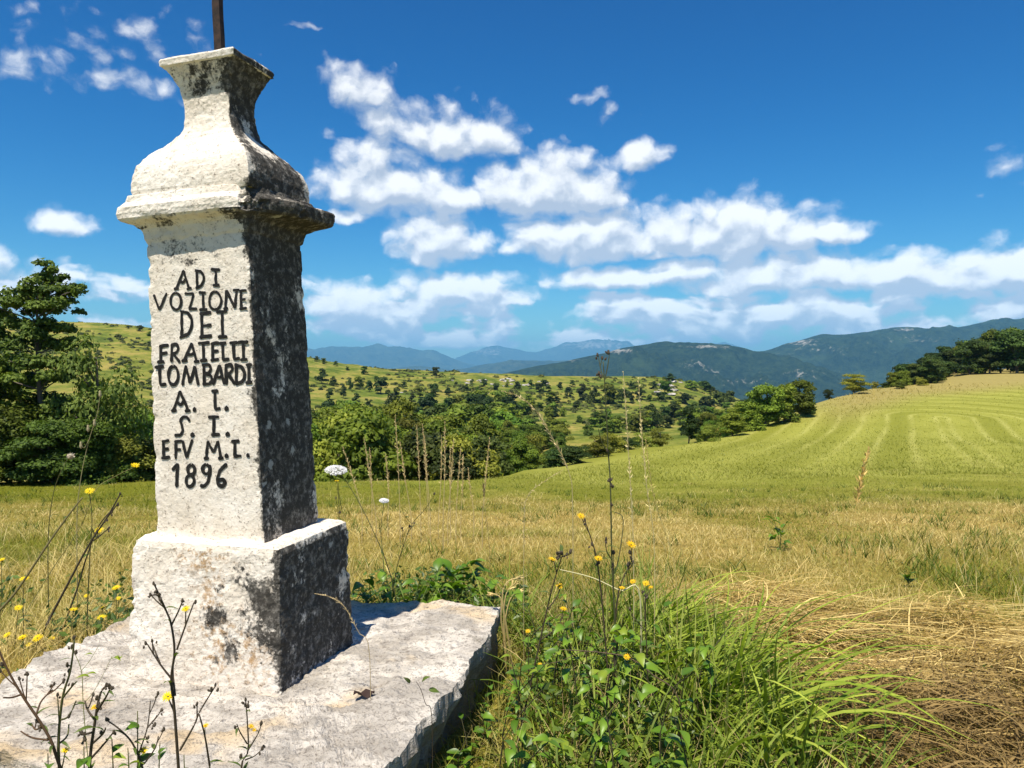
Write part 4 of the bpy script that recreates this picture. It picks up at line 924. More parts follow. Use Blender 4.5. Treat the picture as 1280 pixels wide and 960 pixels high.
# hay swath
def hay():
    n = 19000; r = np.random.default_rng(41)
    X = r.uniform(.8, 4.8, n*3); Y = r.uniform(2.0, 5.8, n*3)
    e = fbm2(X, Y, 1.1, 3, 44)
    k = inpoly(X+.12*e, Y+.12*e, HAY); X, Y = X[k][:n], Y[k][:n]; n = len(X)
    cx, cy = 3.4, 5.6                     # strands sweep round the end of the swath
    a = np.arctan2(Y-cy, (X-cx)*.55); az = a+np.pi/2+.45*r.normal(size=n)+1.3*fbm2(X, Y, 1.6, 3, 45)
    az = np.where(r.random(n) < .45, r.uniform(0, 6.28, n), az)
    pile = np.clip(.13+.20*fbm2(X, Y, 1.5, 3, 46), .015, .36)*sstep(5.5, 4.8, Y)*sstep(.95, 1.4, X)
    z = gz(X, Y)+.01+pile*r.random(n)**.6
    brown = np.clip(.10+sstep(.85, .25, np.hypot((X-1.5)/.9, (Y-2.75)/1.0))+.75*fbm2(X, Y, 2.6, 3, 47)+.3*r.normal(size=n), 0, 1)
    c = mixcol((.30, .20, .05), (.90, .69, .28), r.random(n)**1.8)*(1-brown[:, None])+mixcol((.12, .075, .025), (.38, .26, .095), r.random(n))*brown[:, None]
    V, Q, col = blades(np.stack([X, Y, z], -1), r.uniform(.06, .48, n)*np.where(r.random(n) < .3, .6, 1), az, np.where(r.random(n) < .3, r.uniform(.5, 1.3, n), r.uniform(1.2, 1.6, n)), r.uniform(1.5, 2.1, n), r.uniform(.003, .0075, n), c, c*1.05, 4, r.normal(0, .9, n), r.uniform(-.5, .5, n), 4)
    n2 = 420; t2 = r.random(n2); lane = r.integers(0, 3, n2); X2 = 1.25+2.7*t2; Y2 = np.choose(lane, [5.15-.36*(X2-1)+.0*t2, 4.35-.26*(X2-1), 3.6-.25*(X2-1)])+.16*fbm2(X2, 3.0*lane, 1.3, 3, 88)+(.04+.16*r.random(n2))*r.normal(size=n2)
    c2 = mixcol((.48, .34, .10), (.88, .70, .30), r.random(n2)); v2 = blades(np.stack([X2, Y2, gz(X2, Y2)+.10+.07*r.random(n2)], -1), r.uniform(.25, .7, n2), -.28+.30*r.normal(size=n2), r.uniform(1.45, 1.6, n2), r.uniform(1.5, 1.75, n2), r.uniform(.003, .007, n2), c2, c2, 4, r.normal(0, .25, n2), r.uniform(-.4, .4, n2), 4)
    Q = np.concatenate([Q, v2[1]+len(V)]); V = np.concatenate([V, v2[0]]); col = np.concatenate([col, v2[2]])
    V[:, 2] = np.maximum(V[:, 2], .004+gz(V[:, 0], V[:, 1]))
    tag(link('cut_hay', mesh_np('cut_hay', V, Q, None, M['grass'], col)), 'swath of cut straw-coloured hay lying on the meadow', 'hay', kind='stuff')
hay()
def tall_grass():
    r = np.random.default_rng(51); Vs = MB()
    def batch(n, sampler, L, w, th0, th1, azf, c0, c1, nseg=6):
        X, Y = sampler(n); az = azf(X, Y, len(X)); t_ = r.random(len(X)); c = mixcol(c0, c1, t_)*(.8+.4*r.random(len(X)))[:, None]
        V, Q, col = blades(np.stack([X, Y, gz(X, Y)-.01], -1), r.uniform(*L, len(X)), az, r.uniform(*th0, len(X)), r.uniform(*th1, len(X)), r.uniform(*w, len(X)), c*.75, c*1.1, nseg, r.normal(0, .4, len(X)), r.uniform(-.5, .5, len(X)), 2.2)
        Vs.add(V, Q, None, col)
    def lush(n):
        X = r.uniform(-.5, 1.3, n*3); Y = r.uniform(1.8, 4.9, n*3); k = inpoly(X, Y, LUSH) & ~inpoly(X, Y, SLAB); return X[k][:n], Y[k][:n]
    # undergrowth
    batch(3000, lush, (.10, .36), (.003, .009), (.0, .5), (.6, 1.7), lambda X, Y, n: r.uniform(0, 6.28, n), (.06, .10, .008), (.24, .28, .03), 4)
    batch(1800, lush, (.15, .5), (.002, .004), (.0, .6), (.4, 1.5), lambda X, Y, n: r.uniform(0, 6.28, n), (.30, .22, .08), (.55, .43, .19), 4)
    def tuft(cx, cy, s): return lambda n: (cx+s*r.normal(size=n), cy+s*r.normal(size=n))
    # the big tuft: blades arching over the hay
    for cx, cy, n in ((.78, 3.55, 110), (.86, 3.2, 110), (.70, 3.0, 90), (.64, 3.8, 90), (.86, 2.75, 80), (.5, 3.5, 60), (.45, 4.1, 55), (.70, 4.2, 60), (.80, 3.95, 80)):
        batch(n, tuft(cx, cy, .09), (.34, .70), (.010, .021), (.02, .45), (.9, 2.3), lambda X, Y, k: r.normal(-.75, 1.0, k), (.10, .17, .012), (.36, .43, .05), 7)
        batch(n//4, tuft(cx, cy, .12), (.40, .70), (.006, .011), (.0, .3), (.2, .9), lambda X, Y, k: r.uniform(0, 6.28, k), (.16, .22, .03), (.36, .38, .09), 7)
    for cx, cy, n in ((.25, 3.9, 90), (.3, 3.2, 80), (.35, 2.6, 70), (.2, 2.3, 50), (.6, 2.4, 90), (.0, 4.25, 90), (-.62, 4.25, 70), (1.0, 2.35, 80)):
        batch(n, tuft(cx, cy, .10), (.25, .60), (.005, .011), (.02, .5), (.7, 1.9), lambda X, Y, k: r.uniform(0, 6.28, k), (.07, .12, .010), (.26, .32, .035), 6)
    for cx, cy, n in ((.85, 3.6, 26), (.95, 3.1, 26), (.8, 2.8, 18), (.7, 3.9, 18), (.6, 3.3, 14)):
        batch(n, tuft(cx, cy, .10), (.65, 1.0), (.012, .020), (.05, .45), (1.2, 2.3), lambda X, Y, k: r.normal(-.35, .55, k), (.16, .24, .015), (.42, .48, .065), 9)
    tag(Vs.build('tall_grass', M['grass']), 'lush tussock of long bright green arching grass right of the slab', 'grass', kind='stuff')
tall_grass()
def low_leaves():
    r = np.random.default_rng(61); n = 4500
    X = r.uniform(-.6, 1.3, n*3); Y = r.uniform(1.8, 4.9, n*3); k = inpoly(X, Y, LUSH) & ~inpoly(X, Y, SLAB_IN); X, Y = X[k][:n], Y[k][:n]; n = len(X)
    hmax = .34*sstep(1.25, .3, X)*sstep(4.6, 3.2, Y)+.05
    P = np.stack([X, Y, gz(X, Y)+.02+hmax*.8*r.random(n)], -1); nr = r.normal(size=(n, 3))*.8+np.array([-.1, -.2, .8])
    V, T, col = leaves(P, r.uniform(.012, .036, n), nr, mixcol((.05, .09, .008), (.20, .28, .03), r.random(n))*(.7+.6*r.random(n))[:, None], .3, 1.5)
    tag(link('ground_cover', mesh_np('ground_cover', V, None, T, M['leaf'], col)), 'small tangled green leaves covering the ground beside the slab', 'ground cover', kind='stuff')
    # weeds in the grass on the left and behind the slab
    n = 5000; X = np.concatenate([r.uniform(-3.4, -1.9, n//2), r.uniform(-.95, .1, n//2)]); Y = np.concatenate([r.uniform(3.0, 5.0, n//2), r.uniform(4.0, 5.2, n//2)])
    k = (fbm2(X, Y, 2.2, 2, 65) > -.05) & ~inpoly(X, Y, SLAB); X, Y = X[k], Y[k]; n = len(X)
    P = np.stack([X, Y, gz(X, Y)+.02+.22*r.random(n)], -1); nr = r.normal(size=(n, 3))*.7+np.array([-.1, -.2, .8])
    V, T, col = leaves(P, r.uniform(.012, .032, n), nr, mixcol((.035, .07, .010), (.12, .19, .025), r.random(n)), .3, 2.0)
    tag(link('ground_cover', mesh_np('ground_cover', V, None, T, M['leaf'], col)), 'dark weedy leaves among the grass behind the slab', 'ground cover', kind='stuff')
low_leaves()

# --- shared little meshes
def ovate(L, W, c0, c1, fold=.25, curl=.3, name='leaf'):
    t_ = np.linspace(0, 1, 7); w = W*np.sin(np.pi*np.clip(t_, .02, .985)**.72)**.9*.5
    y = L*t_; z = -curl*L*(t_-.25)**2
    Vv = np.stack([np.stack([-w, y, z+fold*w], -1), np.stack([0*w, y, z], -1), np.stack([w, y, z+fold*w], -1)], 1).reshape(-1, 3)
    col = np.repeat(mixcol(c0, c1, t_*.6+.2), 3, 0); col[1::3] *= 1.25
    return mesh_np(name, Vv, gridfaces(7, 3), None, M['leaf'], col, True)
LEAVES = [ovate(1, .56, (.055, .12, .008), (.13, .24, .016), .4, .5), ovate(1, .62, (.08, .16, .010), (.20, .32, .025), .5, .7), ovate(1, .48, (.04, .09, .008), (.10, .19, .014), .35, .3), ovate(1, .55, (.13, .19, .012), (.28, .35, .035), .45, .6)]
WLEAF = [ovate(1, .20, (.05, .08, .015), (.11, .15, .03), .3, .7), ovate(1, .26, (.07, .10, .02), (.13, .18, .03), .3, .5)]
def petals(name, c0, c1, n=15):
    mb = MB(); r = np.random.default_rng(len(name)+n)
    for lay_, (rad, lift, m) in enumerate(((1.0, .12, n), (.78, .30, n-2), (.5, .5, n-5))):
        for i in range(m):
            a = 2*np.pi*(i+.5*lay_+.3*r.random())/m; L = rad*r.uniform(.85, 1.1); w = .17
            d = np.array([math.cos(a), math.sin(a), 0]); s_ = np.array([-d[1], d[0], 0]); z = lift*L+r.uniform(-.06, .06)
            Vv = [d*.08+s_*w*.3, d*.08-s_*w*.3, d*L*.65-s_*w*.5+[0, 0, z*.7], d*L*.65+s_*w*.5+[0, 0, z*.7], d*L-s_*w*.35+[0, 0, z*.85], d*L+s_*w*.35+[0, 0, z*.85]]
            mb.add(Vv, [[0, 1, 2, 3], [3, 2, 4, 5]], None, mixcol(c0, c1, np.full(6, r.random())))
    return mb.mesh(name, M['petal'])
PET_Y = petals('petals', (.80, .55, .01), (.92, .74, .02)); PET_O = petals('petals_orange', (.82, .45, .01), (.90, .62, .02), 14)
def bud_mesh(name, c0, c1, hgt=1.5):
    mb = MB(); t_ = np.linspace(0, 1, 6); rr = np.array([.18, .45, .5, .42, .34, .2]); mb.tube(np.c_[0*t_, 0*t_, (t_-.55)*hgt], rr, c0, 7)
    r = np.random.default_rng(9)
    for i in range(22):
        a = i*2.4; z = (.1+.85*i/22-.55)*hgt; d = np.array([math.cos(a), math.sin(a), 0]); s_ = np.array([-d[1], d[0], 0]); q = .45
        mb.add([d*q*.8+s_*.1+[0, 0, z], d*q*.8-s_*.1+[0, 0, z], d*(q+.16)+[0, 0, z+.28]], None, [[0, 1, 2]], mixcol(c0, c1, r.random(3)))
    return mb.mesh(name, M['plant'])
BUD = bud_mesh('bud', (.085, .065, .045), (.24, .19, .12)); CAL = bud_mesh('calyx', (.05, .065, .02), (.12, .13, .05), 1.1)
pr = random.Random(11)
def rx(o, d):   # turn local +Z towards d
    o.rotation_euler = Vector(d).to_track_quat('Z', 'Y').to_euler()
def put_flower(par, p, size, orange=False, up=(-.15, -.45, 1)):
    f = link('flower', PET_O if orange else PET_Y, par, p); f.scale = (size,)*3
    rx(f, (up[0]+pr.uniform(-.3, .3), up[1]+pr.uniform(-.3, .3), up[2])); f.rotation_euler.z += pr.uniform(0, 1)
    c_ = link('calyx', CAL, f); c_.scale = (.62, .62, .62); c_.location = (0, 0, -.22)
    return f
def put_bud(par, p, size, d=(0, 0, 1)):
    b = link('bud', BUD, par, p); b.scale = (size,)*3; rx(b, d); return b
def put_leaf(par, p, L, d, me, roll=0.0, width=1.0):
    l = link('leaf', me, par, p); l.scale = (L*width, L, L)
    l.rotation_euler = (Vector(d).to_track_quat('Y', 'Z').to_matrix().to_4x4()@Matrix.Rotation(roll, 4, 'Y')).to_euler(); return l
def weed(name, label, cat, depth, mains, flowers=(), buds=(), nleaf=4, r0=.0045, col=(.075, .065, .035), leafL=.06, orange=False, fs=.016, bs=.009, root=True, group=None, leafmesh=None, jit=.05, tint=None):
    """mains: stems as pixel polylines in the photograph, the first from the ground up; all stand at about Y = depth"""
    W_ = lambda x, y, dy=0.0: at(x, y, depth+dy)
    p0 = W_(*mains[0][0]); X0, Y0 = p0[0], depth
    z0 = float(gz(X0, Y0))
    if inpoly(np.array([X0]), np.array([Y0]), SLAB)[0]: z0 = .295
    e = empty(name, (X0, Y0, z0), label, cat, group); base = np.array([X0, Y0, z0])
    mb = MB(); allp = []
    for k, st in enumerate(mains):
        dy = 0 if k == 0 else pr.uniform(-jit, jit)
        P = np.array([W_(x, y, dy*(i/max(1, len(st)-1))) for i, (x, y) in enumerate(st)])-base
        if k == 0 and root and P[0][2] > .01: P = np.concatenate([[[P[0][0]*.6, 0, -.02]], P])
        P = smooth_path(P, max(8, 4*len(P))); rr = np.linspace(r0 if k == 0 else r0*.6, r0*(.45 if k == 0 else .35), len(P))
        mb.tube(P, rr, np.array(col)*pr.uniform(.85, 1.2), 5); allp.append(P)
    def near(p):
        best = min(allp, key=lambda A: np.min(np.linalg.norm((A-p)[:, [0, 2]], axis=1))); i = int(np.argmin(np.linalg.norm((best-p)[:, [0, 2]], axis=1))); return best, i
    for q_ in list(flowers)+list(buds):      # a short stalk to every head
        p = W_(q_[0], q_[1])-base; A, i = near(p); j = max(0, i-3); dd = np.linalg.norm((A[i]-p)[[0, 2]])
        if dd > .004:
            p[1] = A[i][1]; b_ = A[j] if dd > .012 else A[i]; mb.tube(smooth_path([b_, (b_+p)/2+np.array([0, 0, -.12*dd]), p], 6), np.linspace(r0*.45, r0*.3, 6), np.array(col), 4)
    mb.build('stem', M['plant'], e, True)
    for f in flowers:
        p = W_(f[0], f[1])-base; A, i = near(p); p[1] = A[i][1]
        put_flower(e, p, (f[2] if len(f) > 2 else 1)*fs, orange)
    for b in buds:
        p = W_(b[0], b[1])-base; A, i = near(p); p[1] = A[i][1]; t_ = A[min(i+1, len(A)-1)]-A[max(i-1, 0)]
        put_bud(e, p, bs*pr.uniform(.75, 1.05), t_+np.array([0, 0, .02]))
        for _ in range(pr.choice((1, 2))):
            put_bud(e, p+np.array([pr.uniform(-1, 1), pr.uniform(-1, 1), pr.uniform(-1.3, .3)])*bs*1.1, bs*pr.uniform(.5, .85), (pr.uniform(-1, 1), pr.uniform(-1, 1), 1))
    for k in range(nleaf):
        A = allp[pr.randrange(len(allp))] if pr.random() < .4 else allp[0]; i = pr.randrange(len(A)//6, max(len(A)//6+1, int(len(A)*.9)))
        a = pr.uniform(0, 6.28); put_leaf(e, A[i], leafL*pr.uniform(.6, 1.3), (math.cos(a), math.sin(a), pr.uniform(.1, .9)), (leafmesh or WLEAF)[k % len(leafmesh or WLEAF)], pr.uniform(-.4, .4))
    return e
BR = (.062, .045, .028); OL = (.10, .10, .035); TAN = (.42, .31, .13)
# front left, rooted before the slab
weed('hawkweed', 'branching brown-stemmed hawkweed with dark buds and yellow flowers before the plinth', 'weed', 1.75,
     [[(226,1010),(223,960),(218,889),(214,849),(218,814),(214,781),(207,762),(194,733)], [(221,812),(231,784),(242,754)], [(214,848),(200,830),(184,805)], [(214,782),(222,766),(228,752)], [(225,938),(242,908),(250,889),(269,858)], [(218,890),(210,872)], [(262,957),(256,920),(249,893)], [(200,830),(191,806)], [(207,762),(198,745),(190,744)], [(219,870),(216,835),(221,815)]],
     [(231,762,.9), (210,871,1.25)], [(192,729), (196,740), (188,743), (207,738), (243,753), (183,803), (191,800), (269,856), (246,880), (200,748), (226,752), (264,862)], 9, .0042, BR, .030, fs=.0115, bs=.0075)
weed('hawkweed', 'thin side hawkweed carrying one small orange flower head over the slab', 'weed', 1.80, [[(264,1010),(262,957),(257,925),(256,908)]], [(257,907,.8)], [], 2, .0022, OL, .025, True, .010)
weed('hawkweed', 'dry hawkweed with a rusty seed cluster at the slab front right of the tall one', 'weed', 1.80, [[(303,1010),(302,957),(310,938),(309,900),(307,876)], [(310,938),(322,918),(327,905)], [(309,930),(300,915),(296,905)], [(306,950),(318,945),(326,938)]], [(314,908,.8), (318,912,.6)], [(307,874), (310,882), (327,903), (326,938), (296,906), (301,945)], 8, .003, BR, .032, True, .0095, .0075)
weed('hawkweed', 'leaning reddish hawkweed stem with few buds at the left end of the slab', 'weed', 1.70, [[(80,1010),(69,941),(53,907),(27,868),(7,832),(-6,800)], [(27,868),(15,872),(4,872)], [(45,895),(52,876),(66,862)], [(53,907),(45,912),(40,906)], [(60,925),(40,922),(26,914)]], [], [(24,848), (34,842), (54,864), (66,861), (40,905), (48,910), (2,830), (0,838)], 9, .0042, (.10, .058, .030), .034, bs=.0075)
weed('hawkweed', 'upright olive hawkweed with knobbly budded tip beside the leaning reddish one', 'weed', 1.74, [[(76,1010),(73,932),(78,873),(88,838),(93,799)], [(78,873),(90,858),(96,852)], [(75,900),(86,895),(95,876)], [(73,930),(84,920),(86,905)]], [(82,938,.95)], [(92,797), (90,808), (95,815), (86,838), (97,851), (72,868), (86,895), (84,830)], 9, .0042, OL, .032, fs=.0115, bs=.007)
weed('hawkweed', 'bushy dark hawkweed with an orange flower in the middle of the slab front weeds', 'weed', 1.72, [[(114,1010),(112,955),(119,900),(125,868),(133,857)], [(119,900),(110,888),(106,876)], [(121,890),(132,872),(137,862)], [(115,930),(128,918),(132,910)], [(117,915),(104,918),(98,912)], [(112,950),(130,930),(142,915)]], [(118,884,.8)], [(133,856), (137,858), (106,876), (130,912), (100,918), (104,925), (121,872), (128,880), (141,916)], 12, .0048, BR, .036, True, .0105, .008)
weed('hawkweed', 'spreading hawkweed with one low yellow flower left of the tall branching one', 'weed', 1.74, [[(185,1010),(178,960),(166,930),(150,912),(133,900)], [(172,945),(184,910),(188,876)], [(180,955),(194,935),(198,920)], [(184,910),(194,898),(196,894)]], [(178,940,1.05)], [(188,875), (196,893), (191,908), (133,899), (198,918), (182,925)], 8, .0032, BR, .034, fs=.0115, bs=.007)
weed('climbing_stem', 'thin pale green twining stem with small leaves across the slab', 'weed', 1.95, [[(118,1010),(110,950),(104,880),(102,840),(92,815),(82,806)], [(104,880),(116,866),(128,845),(140,820)], [(102,838),(112,826),(124,806)]], [], [], 0, .0014, (.20, .21, .06))
for i, (x, y, L, me) in enumerate(((140, 823, .030, 3), (150, 822, .022, 3), (112, 846, .030, 3), (120, 842, .022, 3), (116, 818, .018, 3))):
    put_leaf(bpy.data.objects['climbing_stem'], at(x, y, 1.95)-np.array(bpy.data.objects['climbing_stem'].location), L, (pr.uniform(-1, 1), -.4, .3), LEAVES[me], 0)
for i, (x, y, d) in enumerate(((60, 958, 1.74), (105, 950, 1.72), (140, 940, 1.72), (160, 952, 1.72), (200, 945, 1.74), (230, 960, 1.75), (172, 905, 1.74))):
    p = at(x, y, d); z0 = float(gz(p[0], d)); e = empty('leafy_weed', (p[0], d, z0), 'low leafy weed poking up among the hawkweed stems before the slab', 'weed', 'leafy weeds before the slab')
    mb = MB(); H = p[2]-z0; P = smooth_path([(0, 0, 0), (.02*pr.uniform(-1, 1), 0, H*.6), (0, 0, H+.03)], 8); mb.tube(P, np.linspace(.003, .0012, 8), OL, 5); mb.build('stem', M['plant'], e, True)
    for k in range(8):
        a = pr.uniform(0, 6.28); put_leaf(e, P[3+k//2]+np.array([0, 0, pr.uniform(0, .03)]), pr.uniform(.025, .05), (math.cos(a), math.sin(a), pr.uniform(0, .7)), LEAVES[pr.choice((0, 2, 3))], pr.uniform(-.4, .4))
# left, behind the slab
weed('hawkbit', 'pair of long dark bare stalks leaning right behind the slab', 'weed', 3.9, [[(50,800),(85,730),(112,680),(135,645),(150,618)], [(72,802),(95,740),(109,694),(125,655),(146,632)]], [], [(150,617), (147,630), (140,640), (133,650), (136,660)], 3, .0075, (.06, .048, .03), .06, bs=.012)
weed('hawkbit', 'tall yellow flower on a thin upright stem left of the pillar', 'flower', 4.0, [[(109,770),(112,700),(115,650),(112,617)], [(115,660),(121,672),(122,666)]], [(112,614,1.15), (121,664,1.1)], [], 2, .004, OL, .05, fs=.022)
weed('hawkbit', 'yellow flower on a long slanting thin stem beside the pillar shaft', 'flower', 4.05, [[(20,790),(60,720),(100,660),(119,613),(145,595),(168,584)]], [(169,582,1.1)], [], 1, .0028, (.22, .20, .07), .05, fs=.022)
weed('dry_stalk', 'thick straight olive stalk leaning over the yellow flowers', 'stalk', 3.7, [[(-20,790),(20,740),(60,680),(85,645),(103,622)]], [], [], 1, .008, (.20, .17, .07), .05)
weed('reed_stalk', 'slim stalk with pale seed pods against the thicket', 'stalk', 4.4, [[(96,660),(100,605),(110,555),(122,515),(125,488)], [(112,548),(105,560),(101,552)]], [], [], 0, .003, (.33, .29, .14))
for x, y in ((125, 492), (118, 528), (110, 535), (101, 556)):
    b = bpy.data.objects['reed_stalk']; o = link('seed_pod', bud_mesh('seed_pod', (.40, .34, .2), (.62, .56, .4), 2.6), b, at(x, y, 4.4)-np.array(b.location)); o.scale = (.016,)*3
weed('knapweed', 'withered brownish flower head on a bent stalk in front of the thicket', 'weed', 4.3, [[(60,680),(66,620),(78,585),(87,571)]], [], [], 1, .003, OL)
b = bpy.data.objects['knapweed']; o = link('seed_head', bud_mesh('seed_head', (.45, .38, .28), (.70, .62, .5), 1.0), b, at(88, 570, 4.3)-np.array(b.location)); o.scale = (.034,)*3; o.rotation_euler = (.3, 1.0, 0)
for i, (x, y, s, d) in enumerate(((30,724,1.1,3.85),(23,760,.95,3.75),(92,762,1.0,3.9),(127,772,1.15,3.95),(145,735,1.2,4.1),(28,797,1.15,3.7),(47,798,1.25,3.7),(9,794,1.0,3.7),(2,700,.9,4.0),(65,798,.8,3.8),(108,745,.7,4.2),(128,760,.7,4.2),(148,748,.7,4.2),(36,806,.7,3.7))):
    weed('hawkbit', 'low yellow composite flower in the grass behind the left end of the slab', 'flower', d, [[(x+pr.uniform(-8, 8), y+110), (x+pr.uniform(-5, 5), y+45), (x, y+2)]], [(x, y, s)], [], 4, .0028, OL, .075, fs=.021, group='yellow flowers behind the slab')
# behind the slab, middle
def umbel(name, label, depth, stem, head, rad, flat=.35, extra=()):
    e = weed(name, label, 'flower', depth, [stem]+list(extra), (), (), 3, .0032, (.11, .12, .05), .05)
    mb = MB(); r = np.random.default_rng(int(head[0])); c0 = np.array((0, 0, -rad*.55))
    for i in range(26):
        a = i*2.4; q = rad*math.sqrt((i+.5)/26); top = np.array([q*math.cos(a), q*math.sin(a), rad*flat*(1-(q/rad)**2)])
        mb.tube(np.array([c0, (c0+top)/2+[0, 0, -.01*rad], top]), .0006, (.18, .20, .08), 3)
    mb.build('rays', M['plant'], e).location = at(head[0], head[1], depth)-np.array(e.location)
    n = 800; q = rad*np.sqrt(r.random(n)); a = r.uniform(0, 6.28, n); P = np.stack([q*np.cos(a), q*np.sin(a), rad*flat*(1-(q/rad)**2)+r.normal(0, .0015, n)], -1)
    V, T, col = leaves(P, .0095, r.normal(size=(n, 3))*.35+np.array([0, 0, 1]), np.full((n, 3), .82)*(.85+.2*r.random((n, 1))), .1, 1.0)
    o = link('flower_head', mesh_np('flower_head', V, None, T, M['petal'], col), e, at(head[0], head[1], depth)-np.array(e.location)); o.rotation_euler = (.25, .1, 0)
    return e
umbel('wild_carrot', 'tall wild carrot with a broad flat white umbel beside the pillar', 4.35, [(496,800),(494,745),(480,695),(455,640),(433,602),(422,592)], (420,588), .062, extra=[[(428,640),(424,620),(423,604)]])
umbel('wild_carrot', 'short wild carrot with a small white umbel in the meadow behind the slab', 4.6, [(482,770),(479,700),(476,662),(480,630)], (480,626), .027, .25)
weed('wild_carrot', 'wild carrot gone to a small closed bud on a thin branching stem', 'weed', 4.4, [[(488,780),(494,720),(505,680),(515,655),(530,638),(543,619)], [(515,655),(508,648),(503,640)], [(508,668),(517,656),(520,652)]], [], [(543,617), (503,660), (517,655), (512,657)], 3, .003, OL, .05, bs=.011)
weed('hawkbit', 'slim weed with one yellow bud right against the pillar edge', 'weed', 4.3, [[(428,760),(424,690),(424,640),(421,600)]], [(421,601,.7)], [(420,622), (425,640)], 4, .003, OL, .05, fs=.02, bs=.011)
for i, (x, y, d, n) in enumerate(((566, 715, 4.7, 26), (585, 700, 4.8, 20), (608, 728, 4.5, 20), (545, 745, 4.5, 16), (455, 740, 4.3, 16), (480, 728, 4.4, 14), (975, 668, 9.0, 20), (520, 745, 4.4, 14))):
    p = hit(x, y+20, gz, 3, 14) if d > 8 else at(x, y+30, d); p[2] = float(gz(p[0], p[1])); hh = .34 if d < 8 else .3
    e = empty('dock_plant', p, 'broad-leaved green plant rising from the meadow grass' if i != 6 else 'lone dark green plant in the dry part of the meadow', 'plant', 'leafy plants in the meadow' if i != 6 else None); mb = MB()
    for k in range(3): mb.tube(smooth_path([(0, 0, 0), (pr.uniform(-.05, .05), pr.uniform(-.05, .05), hh*.6), (pr.uniform(-.1, .1), pr.uniform(-.1, .1), hh*pr.uniform(.8, 1.1))], 7), np.linspace(.004, .002, 7), (.08, .11, .03), 5)
    mb.build('stem', M['plant'], e)
    for k in range(n):
        a = pr.uniform(0, 6.28); q = pr.uniform(0, .11); put_leaf(e, (q*math.cos(a), q*math.sin(a), pr.uniform(.1, 1)*hh), pr.uniform(.06, .12), (math.cos(a), math.sin(a), pr.uniform(-.1, 1)), LEAVES[pr.choice((0, 1, 0, 2))], pr.uniform(-.5, .5))
# tall dry grass stalks over the meadow edge
def stalk(label, depth, pts, headlen=.35, r0=.0022, head_w=.012, group=None, col=TAN, name='dry_grass_stalk', dense=34, droop=0):
    p0 = at(*pts[0], depth); z0 = float(gz(p0[0], depth)); base = np.array([p0[0], depth, z0]); e = empty(name, base, label, 'grass stalk', group)
    P = np.array([at(x, y, depth) for x, y in pts])-base
    if P[0][2] > .02: P = np.concatenate([[[P[0][0]*.5, 0, -.02]], P])
    P = smooth_path(P, 22); mb = MB(); mb.tube(P, np.linspace(r0, r0*.45, 22), col, 4); mb.build('stem', M['plant'], e)
    L = np.concatenate([[0], np.cumsum(np.linalg.norm(np.diff(P, axis=0), axis=1))]); n = dense; tt = L[-1]*(1-headlen*np.linspace(1, 0, n)**1.0)
    Q = np.stack([np.interp(tt, L, P[:, k]) for k in range(3)], -1); T = np.gradient(Q, axis=0); T /= np.linalg.norm(T, axis=1, keepdims=True)+1e-9
    Q = np.repeat(Q, 3, 0); T = np.repeat(T, 3, 0); m = len(Q); r = np.random.default_rng(int(pts[0][0])); sl = head_w*1.6*np.repeat(np.sin(np.linspace(.25, 1, n)*np.pi)**.6+.25, 3)*r.uniform(.7, 1.2, m)
    d = T+.42*r.normal(size=(m, 3)); d /= np.linalg.norm(d, axis=1, keepdims=True); s_ = np.cross(d, r.normal(size=(m, 3))); s_ /= np.linalg.norm(s_, axis=1, keepdims=True)
    w = head_w*.17; A = Q; B_ = Q+d*sl[:, None]*.5+s_*w; Cc = Q+d*sl[:, None]; D_ = Q+d*sl[:, None]*.5-s_*w
    V = np.stack([A, B_, Cc, D_], 1).reshape(-1, 3); i = np.arange(m)*4
    link('seed_head', mesh_np('seed_head', V, np.stack([i, i+1, i+2, i+3], -1), None, M['plant'], np.repeat(mixcol(np.array(col)*.8, np.array(col)*1.45, r.random(m)), 4, 0)), e)
    return e
for i, (x0, y0, x1, y1, d) in enumerate(((500,648,494,519,7.6),(526,650,521,531,8.0),(538,650,528,530,7.8),(554,648,556,527,7.3),(470,650,455,547,7.6),(452,640,428,558,7.9),(485,648,482,567,8.2),(514,648,500,552,8.0),(560,650,567,550,7.7),(563,652,563,558,8.3),(570,648,576,560,7.9),(603,650,612,547,7.5),(576,652,579,568,8.1),(592,640,585,585,8.4),(536,655,531,545,8.6),(548,650,552,545,8.2),(465,655,462,560,8.3))):
    stalk('tall dry straw-coloured grass stalk standing before the wooded hollow', d, [(x0, y0), ((x0+x1)/2+pr.uniform(-2, 2), (y0+y1)/2), (x1, y1)], .45, .0045, .019, 'dry grass stalks before the hollow', (.58, .45, .22))
stalk('arching grass stalk with a drooping pale plume right of the dry stalks', 3.6, [(716,640),(711,590),(692,550),(674,519),(652,497),(628,489)], .32, .0020, .016, None, (.50, .40, .20))
stalk('small arching grass stalk bent low beside the plume', 3.6, [(655,660),(660,620),(680,602),(704,587)], .4, .0014, .010, None, (.5, .4, .2))
stalk('tall straight pale grass spike beside the thistle stem', 3.3, [(792,700),(788,607),(784,540),(779,465)], .42, .0022, .012, None, (.58, .48, .24))
stalk('second tall pale grass spike with bristly tip beyond the thistle stem', 3.4, [(818,690),(809,614),(802,540),(798,473)], .40, .0022, .013, None, (.58, .48, .22))
stalk('shorter yellow grass spike right of the two tall pale ones', 3.4, [(845,720),(820,632),(812,590),(807,548)], .3, .0018, .011, None, (.55, .44, .16))
stalk('thin grass stem with a golden tuft in front of the mown field', 4.2, [(1062,700),(1068,650),(1076,600),(1086,560)], .28, .0020, .026, None, (.60, .42, .14))
stalk('pale grass stalk leaning over the plinth base', 2.75, [(462,818),(448,790),(430,758),(412,746),(393,742)], .25, .0014, .007, None, (.50, .38, .2))
